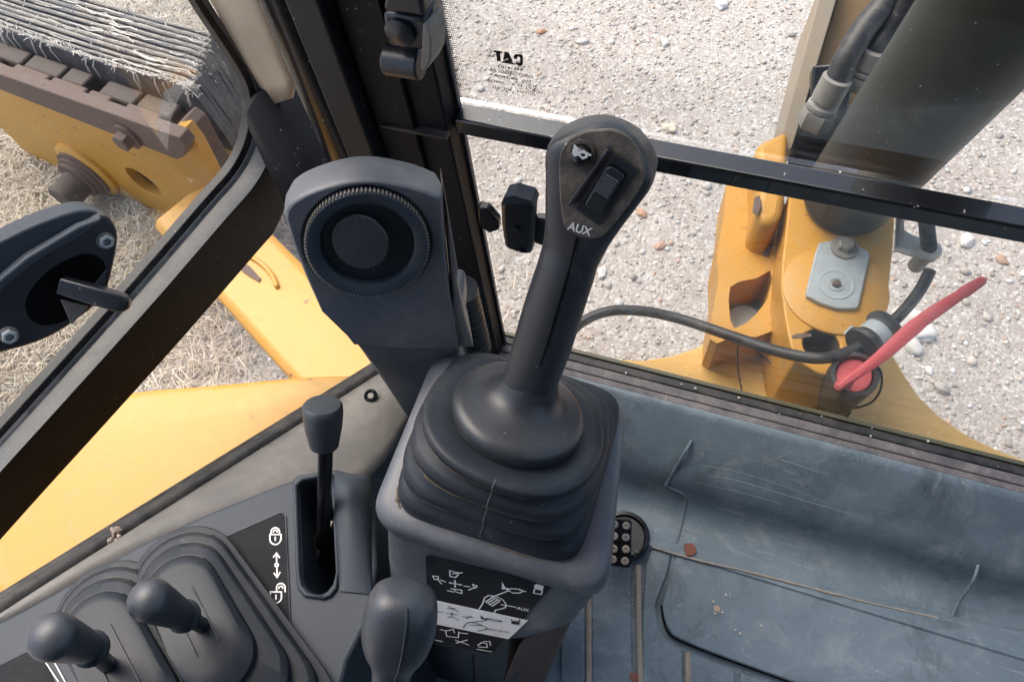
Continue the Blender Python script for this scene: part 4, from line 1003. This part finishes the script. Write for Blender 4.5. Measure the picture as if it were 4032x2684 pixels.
# ================================================================== MACHINE OUTSIDE
# ---- yellow platform under the door
sp_ = thing('side_platform', 'smooth yellow body panel below the open door', 'panel', (-.6,.2,.70))
ou = [P(x,y,Z=.74) for x,y in ((905,846),(830,861),(700,866),(525,882),(300,902),(60,945),(-400,1060))]
far_ = smooth_path(ou, 4); m = MB(); rows = []
for f_, dz2 in ((-.03,-.06),(-.012,-.02),(0,-.004),(.03,0),(.15,.0),(.35,-.006),(.6,-.02),(.8,-.045),(1.0,-.085)):
    row = []
    for i_, p in enumerate(far_):
        q = V(-.34-.28*(1-i_/(len(far_)-1))*0, .36-.62*(i_/(len(far_)-1)), .74); row.append(p+(q-p)*f_+V(0,0,dz2))
    rows.append(row)
n = len(far_); m.add([p for r in rows for p in r], [[j*n+i, j*n+i+1, (j+1)*n+i+1, (j+1)*n+i] for j in range(len(rows)-1) for i in range(n-1)])
o = m.build('panel', YEL, sp_, ang=60); md = o.modifiers.new('s', 'SOLIDIFY'); md.thickness = .006; md.offset = -1

# ---- deck ahead of the cab, necking down to the swing post
dk = thing('swing_deck', 'scratched yellow steel deck plate narrowing towards the boom post', 'deck', (.2,.55,.6))
dz_ = .70
ol = [(1180,790),(1310,812),(1400,824),(1475,828),(1545,818),(1605,798),(1650,770),(1720,740),(1960,740),(2040,790),(2075,850),(2110,905),(2160,955),(2230,1003),(2300,1035),(2380,1065),(2600,1150)]
pts = [P(*p, Z=dz_) for p in ol]; pts += [V(.9,.40,dz_), V(-.3,.40,dz_)]
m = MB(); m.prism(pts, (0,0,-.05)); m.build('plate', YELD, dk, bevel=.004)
m = MB(); m.box((.2,.38,.55), (1.2,.06,.3)); m.build('front_skirt', BLK, dk)

# ---- swing post casting
sw = thing('swing_post', 'yellow cast steel boom swing post with bolted pin plate', 'casting', (.21,.68,.6))
zt = .86
tp = [(1817,440),(1800,600),(1797,660),(1806,730),(1817,787),(1830,825),(1880,858),(1925,868),(1985,838),(2018,765),(2041,700),(2056,560),(2062,440)]
hole = [(1874,790),(1866,785),(1858,796),(1860,808),(1880,814),(1905,816),(1922,812),(1925,800),(1915,780),(1895,768),(1878,770),(1866,778)]
hc = P(1890,791,Z=zt)
m = MB(); m.prism([P(*p, Z=zt) for p in tp], (0,0,-.16), [circ(hc, V(0,0,1), .025, 24)]); m.build('upper_body', YEL, sw, bevel=.008, seg=3)
m = MB(); m.lathe([(.0248,0),(.0246,-.02),(.022,-.09),(0,-.09)], hc+V(0,0,-.004), (0,0,1), 24, False, True); m.build('through_hole', RUST, sw)
# stepped skirt round the neck
tp2 = [(1797,660),(1790,720),(1800,800),(1815,850),(1860,885),(1930,905),(1990,880),(2030,800)]
m = MB(); m.prism([P(*p, Z=.775) for p in tp2], (0,0,-.08)); m.build('neck', YEL, sw, bevel=.012, seg=3)
# lower lobe with a cored pocket
lobe = [(1672,420),(1690,400),(1700,420),(1760,430),(1800,440),(1815,520),(1792,640),(1780,760),(1740,775),(1690,772),(1650,790),(1634,780),(1636,740),(1652,650),(1650,580),(1665,500)]
pocket = [(1680,660),(1700,648),(1740,640),(1772,622),(1778,640),(1765,690),(1740,722),(1715,745),(1690,755),(1680,735),(1676,690)]
m = MB(); m.prism([P(*p, Z=.79) for p in lobe], (0,0,-.10), [[P(*p, Z=.79) for p in pocket]]); m.build('side_lobe', YEL, sw)
m = MB(); m.prism([P(*p, Z=.70) for p in ((1660,620),(1800,600),(1800,790),(1650,790))], (0,0,-.01)); m.build('pocket_floor', RUST, sw)
m = MB(); c = P(1712,738,Z=.715); m.lathe([(.030,-.01),(.030,0),(.026,.004),(0,.005)], c, (0,0,1), 28); m.build('pocket_disc', GALV, sw)
# shoulder going up the left
sh = [(1740,330),(1815,295),(1812,420),(1800,500),(1770,520),(1735,500),(1745,430)]
m = MB(); m.prism([P(*p, Z=.87) for p in sh], (0,0,-.12)); m.build('shoulder', YEL, sw, bevel=.012, seg=3)
m = MB(); m.prism([P(*p, Z=.872) for p in ((1735,455),(1748,452),(1752,480),(1742,500),(1730,490))], (0,0,.004)); m.build('burr', RUST, sw, bevel=.003)
m = MB(); m.tube([P(1782,520,Z=.8), P(1775,560,Z=.792), P(1762,590,Z=.791)], [.003,.0022,.005], 8); m.build('scar', RUST, sw)
# circular raised pad and pin plate
pc = P(1921,668,Z=zt); 
m = MB(); m.lathe([(.073,-.002),(.073,.003),(.070,.0045),(0,.0045)], pc, (0,0,1), 48); m.build('pad', YEL, sw)
z2 = lambda x, y: (1519+.3727*x, 526+.3727*y)
pp = [z2(*p) for p in ((985,85),(1060,72),(1180,85),(1285,140),(1293,165),(1275,255),(1225,480),(1200,492),(1090,490),(985,455),(905,412),(903,385),(965,130))]
m = MB(); m.prism([P(*p, Z=zt+.013) for p in pp], (0,0,-.009)); ppl_ = m.build('pin_plate', GALV, sw, bevel=.0015)
c = P(*z2(1085,345), Z=zt+.013); m = MB(); m.lathe([(.0245,.0),(.0245,.0012),(.022,.0012),(.021,.0004),(.012,.0004),(.0115,.0022),(.009,.0022),(.008,.0008),(0,.0008)], c, (0,0,1), 32, False, True); m.build('pin_end', GALV, ppl_)
m = MB(); m.lathe([(.0065,.0004),(.006,.005),(.004,.007),(0,.007)], c, (0,0,1), 6); m.build('grease_nipple', RUST, ppl_)
c = P(*z2(1135,120), Z=zt+.013); m = MB(); m.lathe([(.0195,0),(.0195,.003),(.012,.0035)], c, (0,0,1), 28); bo_ = m.build('bolt', STEEL, ppl_)
m = MB(); m.lathe([(.0115,.003),(.0115,.012),(.0095,.014),(0,.014)], c, (0,0,1), 6); m.build('hex_head', STEEL, bo_)
# rough paint scars
m = MB(); m.prism([P(*z2(*p), Z=zt+.0012) for p in ((812,660),(850,645),(930,648),(935,665),(880,672),(820,675))], (0,0,-.001)); m.build('paint_scar', RUST, sw)

# ---- boom cylinder
bc = thing('boom_cylinder', 'thick dark grey hydraulic boom cylinder rising from the post', 'cylinder', P(1985,440,D=1.2))
B0 = P(1992,400,D=1.17); U0 = P(2100,266,D=1.17*.872); ca = (U0-B0).normalized()
rc = 97*1.7114/2912*1.17
m = MB(); base = B0-ca*.075
m.lathe([(rc*.80,-.012),(rc*.97,-.006),(rc*1.0,.004),(rc*1.0,.012),(rc*.985,.0125),(rc*.985,.016),(rc,.0165),(rc,1.1),(rc*.9,1.11)], base, ca, 64); m.build('barrel', CYL, bc, ang=40)
m = MB(); m.lathe([(rc*.86,-.035),(rc*.90,-.03),(rc*.88,-.006)], base, ca, 40); m.build('base_eye', BLK, bc)
m = MB(); m.box(base-ca*.05, (.05,.07,.09)); m.build('pin_lug', BLK, bc, bevel=.01)

# ---- boom: side plates and web
bmn = thing('boom', 'yellow boom with tan side plate and brown inner web', 'boom', P(1830,300,Y=.95))
a0, a1 = P(1792,345,Y=.90), P(1897,-60,Y=1.10)
b0, b1 = P(1822,345,Y=.90), P(1942,-60,Y=1.10)
m = MB(); m.prism([a0, b0, b1, a1], V(0,.10,-.22)); m.build('side_plate', JAMB, bmn, bevel=.002)  # tan is the yellow plate's lit edge, put into its colour
w0, w1, w2, w3 = P(1822,330,Y=.93), P(1945,-60,Y=1.13), P(2120,-60,Y=1.13), P(1960,330,Y=.93)
m = MB(); m.prism([w0, w1, w2, w3], V(0,.05,-.10)); m.build('web', BROWN, bmn, bevel=.002)
m = MB(); m.prism([P(1860,345,Y=.90), P(1870,150,Y=.98), P(1975,140,Y=.98), P(1930,345,Y=.90)], V(0,.03,-.06)); m.build('hose_block', BLK, bmn, bevel=.004)
m = MB(); m.box(P(1860,350,Y=.88), (.05,.05,.06)); m.box(P(1885,330,Y=.89), (.05,.05,.05)); m.build('manifold', VOID, bmn, bevel=.008)
# hoses with crimped fittings
def hose(pts, rs, label, fit):
    t = thing('hydraulic_hose', label, 'hose', pts[0], 'hydraulic hoses beside the boom cylinder')
    m = MB(); m.tube(smooth_path(pts, 8), rs, 16); m.build('hose', HOSE, t)
    p, q = fit; d = (q-p); L = d.length
    m = MB(); m.lathe([(rs*.95,0),(rs*1.22,L*.02),(rs*1.22,L*.45),(rs*1.0,L*.5),(rs*1.3,L*.55),(rs*1.3,L*.62),(rs*1.05,L*.66)], p, d, 24); f = m.build('fitting', STEEL, t)
    m = MB(); m.lathe([(rs*1.45,L*.66),(rs*1.5,L*.70),(rs*1.5,L*.93),(rs*1.35,L)], p, d, 6); m.build('hex_nut', STEEL, f)
hose([P(1925,185,Y=.86), P(1950,130,Y=.88), P(1985,70,Y=.91), P(2030,15,Y=.94), P(2080,-50,Y=.97)], .0165, 'black hydraulic hose with bright fitting bending along the boom', (P(1928,178,Y=.86), P(1868,290,Y=.84)))
hose([P(1990,150,Y=.90), P(2015,110,Y=.91), P(2050,60,Y=.93), P(2110,-40,Y=.95)], .014, 'second hydraulic hose tucked against the cylinder barrel', (P(2012,118,Y=.90), P(1965,205,Y=.88)))

# ---- black tube holding a red safety pin
tbx = thing('holder_tube', 'short black tube standing on the yellow deck', 'tube', P(1905,930,Z=.71))
r1 = P(1968,860,Z=.90); r0 = P(1906,925,Z=.705); ta = (r1-r0).normalized()
R = 49.5*1.7114/2912*(r1-CAM).length
m = MB(); Lt = (r1-r0).length; m.lathe([(R*1.02,0),(R,Lt*.2),(R,Lt*.97),(R*.96,Lt),(R*.80,Lt),(R*.76,Lt-.004),(R*.76,Lt-.03),(0,Lt-.03)], r0, ta, 40); m.build('pipe', HOSE, tbx, ang=50)
m = MB(); m.lathe([(R*1.25,-.008),(R*1.15,.012),(R*.95,.016)], r0, ta, 9); m.build('foot', BLK, tbx)
rp = thing('safety_pin', 'red plastic pin with long hairpin handle stuck in the black tube', 'pin', r1)
m = MB(); m.lathe([(R*.70,-.03),(R*.72,-.010),(R*.70,-.008),(0,-.0075)], r1, ta, 36); m.build('plug', RED, rp, bevel=.001)
h0 = P(1932,886,Z=.915); h1 = P(2010,822,Z=.945); h2 = P(2120,728,Z=.985); h3 = P(2272,640,Z=1.03)
cl_ = smooth_path([P(1930,890,Z=.915), P(2020,825,Z=.94), P(2118,740,Z=.97), P(2200,684,Z=1.0), P(2268,640,Z=1.03)], 8); m = MB(); rr = []
for i_, p in enumerate(cl_):
    t = i_/(len(cl_)-1); d = (cl_[min(i_+1, len(cl_)-1)]-cl_[max(i_-1, 0)]).normalized(); v_ = (p-CAM).normalized(); w_ = d.cross(v_).normalized(); n_ = w_.cross(d)
    hw = .0055+.0075*math.sin(math.pi*min(1, t*1.02))**1.3*(1 if t < .5 else .8)+(.002 if t > .8 else 0); hw *= math.sqrt(max(.05, 1-max(0, (t-.95)/.05)**2)); th = .0036; hw *= .72
    rr.append([p+w_*hw*a+n_*th*b for a, b in ((1,.3),(.75,.9),(.25,1),(.12,.55),(0,.45),(-.12,.55),(-.3,1),(-.75,.9),(-1,.3),(-1,-.4),(-.5,-1),(.5,-1),(1,-.4))])
m.loft(rr)
m.build('handle', RED, rp)
m = MB(); m.tube([h0, P(1945,880,Z=.89), r1-ta*.012], .007, 10); m.build('handle_root', RED, rp)
# wire loops
def wire(px, r_, label, mat=HOSE, n=8, grp=None):
    m = MB(); m.tube(smooth_path([P(x, y, Z=z) for x, y, z in px], n), r_, 8); return tag(m.build('wire', mat), label, 'wire', grp)
wire([(1708,778,.80),(1697,800,.77),(1698,850,.74),(1704,885,.72),(1709,908,.705)], .0013, 'thin wire hanging straight down from the black cable')
wire([(1716,775,.80),(1745,810,.77),(1790,850,.75),(1830,882,.73),(1862,906,.71)], .0013, 'thin wire running from the cable to the black tube')
wire([(2018,842,.91),(2028,860,.90),(2026,895,.86),(2005,925,.81),(1965,938,.77),(1925,935,.75)], .0017, 'thin wire loop hanging beside the red pin plug')
# cable, clamp and bracket
cb = thing('black_cable', 'black cable arching over the deck to the pipe clamp', 'cable', P(1650,765,Z=.8))
m = MB(); m.tube(smooth_path([P(1180,900,Z=.74), P(1290,790,Z=.80), P(1338,742,Z=.82), P(1400,716,Z=.83), P(1480,716,Z=.83), P(1570,735,Z=.83), P(1680,772,Z=.85), P(1790,808,Z=.88), P(1880,824,Z=.90), P(1945,812,Z=.90), P(1995,785,Z=.90), P(2020,765,Z=.90), P(2070,725,Z=.91), P(2115,670,Z=.92), P(2140,622,Z=.93)], 6), .0078, 14); m.build('sheath', HOSE, cb)
cl = thing('pipe_clamp', 'bright metal pipe clamp with rubber sleeve holding the cable', 'clamp', P(2010,770,Z=.88))
a, b = P(1985,795,Z=.90), P(2038,752,Z=.90); d = (b-a).normalized(); L = (b-a).length
m = MB(); m.lathe([(.021,L*.22),(.0215,L*.25),(.0215,L*.75),(.021,L*.78)], a, d, 28); m.build('band', GALV, cl)
m = MB(); m.lathe([(.010,-.004),(.026,-.002),(.027,L*.1),(.022,L*.2),(.0205,L*.5),(.022,L*.8),(.027,L*.9),(.026,L*1.02),(.010,L*1.04)], a, d, 28); m.build('sleeve', HOSE, cl)
m = MB(); m.prism([P(*p, Z=.888) for p in ((1940,765),(1958,748),(1990,770),(1975,790))], (0,0,-.003)); tb_ = m.build('tab', GALV, cl, bevel=.0008)
m = MB(); m.lathe([(.007,0),(.007,.005),(0,.006)], P(1963,764,Z=.888), (0,0,1), 6); m.build('bolt', GALV, tb_)
br = thing('cable_bracket', 'grey folded steel bracket carrying the cable end beside the cylinder', 'bracket', P(2110,560,Z=.93))
m = MB(); m.prism([P(*p, Z=.935) for p in ((2058,575),(2140,600),(2165,582),(2167,563),(2100,540),(2075,525),(2060,530))], (0,0,-.004)); m.build('shelf', GREYP, br, bevel=.001)
m = MB(); m.prism([P(2062,480,Z=.99), P(2078,490,Z=.99), P(2082,540,Z=.935), P(2060,575,Z=.935)], (0,.01,-.004)); m.build('upright', GREYP, br, bevel=.001)
m = MB(); m.lathe([(.011,-.05),(.010,-.012),(.0145,-.010),(.0145,.002),(.010,.004)], P(2140,575,Z=.937), (.0,-.15,1), 20); m.build('ferrule', GREYP, br)
m = MB(); pa = [P(2138,572,Z=.937).lerp(P(2130,500,Z=1.0), i/30) for i in range(31)]; m.tube(pa, [.0085+.0014*(i % 2) for i in range(31)], 16); m.build('corrugated_sleeve', HOSE, br)

# ---- yellow attachment with rubber flaps on the ground ahead
at = thing('flap_attachment', 'yellow steel attachment with stacked frayed rubber flaps lying ahead of the door', 'attachment', (-1.5,1.0,0))
mn_ = V(-.16,-.987,0).normalized(); mp = (V(-1.24,.91,.5), mn_)
def mpl(o): return (mp[0]-mn_*o, mn_)
plate = [(-80,160),(0,200),(210,283),(400,360),(398,300),(425,295),(452,330),(475,372),(505,430),(470,470),(430,495),(335,512),(262,506),(200,478),(141,433),(80,370),(0,292),(-80,240)]
ph1 = [(295+34*math.cos(a)*1.0+0, 0) for a in (0,)]
def ell(cx, cy, r_): c = P(cx, cy, pl=mp); return circ(c, mn_, r_, 24)
m = MB(); m.prism([P(*p, pl=mp) for p in plate], -mn_*.03, [ell(330,420,.058), ell(322,482,.034)]); m.build('side_plate', YEL, at, bevel=.003)
m = MB(); m.prism([P(*p, pl=mpl(.032)) for p in ((270,380),(400,380),(400,500),(270,500))], -mn_*.004); m.build('hole_backing', RUST, at)
bar = [(-80,140),(0,172),(412,318),(430,338),(424,360),(408,368),(0,207),(-80,174)]
m = MB(); m.prism([P(*p, pl=mpl(-.035)) for p in bar], -mn_*.034); m.build('wear_bar', RUST, at, bevel=.003)
bc_ = P(296,312,pl=mpl(-.036)); m = MB(); m.lathe([(.037,0),(.037,.008),(.030,.009)], bc_, mn_, 28); bb_ = m.build('bolt', RUST, at)
m = MB(); m.lathe([(.026,.008),(.026,.030),(.022,.033),(0,.033)], bc_, mn_, 6); m.build('hex_head', RUST, bb_, bevel=.002)
dcn = P(205,388,pl=mpl(-.0)); m = MB(); m.lathe([(.105,-.002),(.104,.012),(.092,.020)], dcn, mn_, 36); m.build('boss', YEL, at)
m = MB(); m.lathe([(.086,.020),(.086,.028),(.074,.030),(.074,.040),(.064,.042),(.064,.054),(0,.054)], dcn, mn_, 36); ws_ = m.build('washer', RUST, at)
m = MB(); m.lathe([(.046,.05),(.046,.125),(.042,.130),(0,.130)], dcn+V(0,0,-.005), mn_, 28); m.build('pin', RUSTD, at)
# curved end strap
m = MB(); st_o = [(395,300),(415,282),(440,300),(465,345),(500,400),(535,440),(520,455),(480,415),(450,365),(430,325),(412,306)]
m.prism([P(*p, pl=mpl(.036)) for p in st_o], -mn_*.06); m.build('end_strap', RUST, at, bevel=.004)
# wear blocks between bar and rubber
for k in range(6):
    for row_, (oy, dp) in enumerate(((-24, .035), (-58, .085))):
        x = -60+k*86+row_*40; w_ = 80 if (k+row_) % 3 else 50
        if x > 330+row_*40: continue
        y = 172+x*.354+oy
        q = mpl(dp); A, B = P(x, y, pl=q), P(x+w_, y+w_*.354, pl=q); d = (B-A).normalized()
        m = MB(); m.box((A+B)/2-V(0,0,.05), ((B-A).length*.97, .044 if row_ == 0 else .05, .10), (d, mn_, d.cross(mn_))); m.build('wear_block', RUST if row_ == 0 else RUSTD, at, bevel=.006)
fr_ = [(-80,34),(0,64),(120,107),(235,144),(330,172),(419,198),(446,219),(490,275),(527,325),(548,368)]
bk2 = [(-80,-76),(0,-52),(150,-10),(265,22),(370,52),(470,80),(495,98),(540,170),(577,235),(600,280)]
N = 11; fb = MB(); fe = MB(); fr2 = random.Random(3)
for k in range(N):
    t = k/(N-1); o = .125+.19*t
    L = [(a[0]+(b[0]-a[0])*t+fr2.uniform(-2,2), a[1]+(b[1]-a[1])*t+fr2.uniform(-1.2,1.2)) for a, b in zip(fr_, bk2)]
    th = .010+fr2.uniform(0,.0045)
    pts = [P(*p, pl=mpl(o)) for p in L]
    pts = smooth_path(pts, 5)
    pts = [p+V(0,0,fr2.uniform(-.0010,.0010)) for p in pts]
    low_ = [V(pts[-1].x, pts[-1].y, .10), V(pts[0].x, pts[0].y, .10)]
    m = MB(); m.prism(pts+low_, -mn_*th); m.build('rubber_flap', RUBB, at)
    # frayed cord ends standing out of the cut edge
    dens = 300 if k == 0 else 16
    for _ in range(dens):
        f = fr2.random(); lim = len(pts)*(.72 if k else .66); i = int(f*lim); 
        if i >= len(pts)-1: continue
        p = pts[i].lerp(pts[i+1], fr2.random())-mn_*fr2.uniform(-.002, th)+V(0,0,.001)
        d = V(fr2.uniform(-1,1), fr2.uniform(-.7,.7), fr2.uniform(-.1,.6)).normalized(); Lf = fr2.uniform(.004,.014) if k else fr2.uniform(.006,.022)
        mid = p+d*Lf*.5+V(0,0,fr2.uniform(-.003,.006)); e = p+d*Lf+V(0,0,fr2.uniform(-.008,.002))
        fb.tube([p, mid, e], [.0012,.0014,.0008], 4, False)
        if k == 0 and fr2.random() < .10:
            fb.tube([p, p+V(fr2.uniform(-.01,.01),-.012,-.015), p+V(fr2.uniform(-.01,.01),-.018,-.05)], [.0018,.0022,.001], 4, False)
    # loose cords along the edge
    top_ = pts[:int(len(pts)*.66)]; eg = MB(); eg.tube([p-mn_*th*.45+V(0,0,.0006) for p in top_], [th*.36*fr2.choice((.25,.6,.8,1,1.15)) for _ in top_], 6, False); fe.add(eg.v, eg.f)
    for _ in range(3):
        i0 = fr2.randrange(0, int(len(pts)*.55)); seg_ = pts[i0:i0+fr2.randrange(3,9)]
        if len(seg_) > 1: fb.tube([p-mn_*fr2.uniform(-.003,th)+V(0,0,fr2.uniform(.001,.004)) for p in seg_], fr2.uniform(.001,.0022), 5, False)
fb.build('frayed_cords', FIBRE, at, kind='stuff')
fe.build('frayed_edges', dusty('dusty_cut_edge', (.42, .39, .34), dust=(.16, .15, .14), amt=.9, rough=.9, scale=45, lo=.35, hi=.65), at, kind='stuff')
m = MB(); m.prism([P(*p, Z=.33) for p in ((470,470),(500,300),(600,255),(640,300),(620,420),(540,470))], (0,0,-.05)); m.build('base_plate', YEL, at, bevel=.004)
# push arm running back towards the machine
arm = thing('push_arm', 'yellow box section arm running back from the attachment', 'arm', (-.9,.6,0))
c0, c1 = P(520,560,Z=.36), P(900,960,Z=.36); d = (c1-c0).normalized(); s_ = V(0,0,1).cross(d).normalized()
m = MB(); rr = []
for c in (c0-d*.2, c0, c0.lerp(c1,.4), c1, c1+d*.3):
    rr.append([c+s_*a+V(0,0,b) for a, b in ((-.10,-.16),(-.10,-.015),(-.085,.0),(.01,.008),(.085,.0),(.10,-.015),(.10,-.16))])
m.loft(rr); m.build('beam', YEL, arm, bevel=.006, seg=3)
m = MB(); m.tube(smooth_path([P(x, y, Z=.372) for x, y in ((572,588),(600,605),(625,632),(638,662))], 6), [.002]+[.006]*17+[.002], 10); m.build('weld_bead', YEL, arm)
m = MB(); m.prism([P(x, y, Z=.3705) for x, y in ((552,603),(572,610),(600,640),(596,648),(572,634),(555,622))], (0,0,-.002)); m.build('slot_shade_patch', RUST, arm)  # flat patch, its dark colour paints the shade of a slot
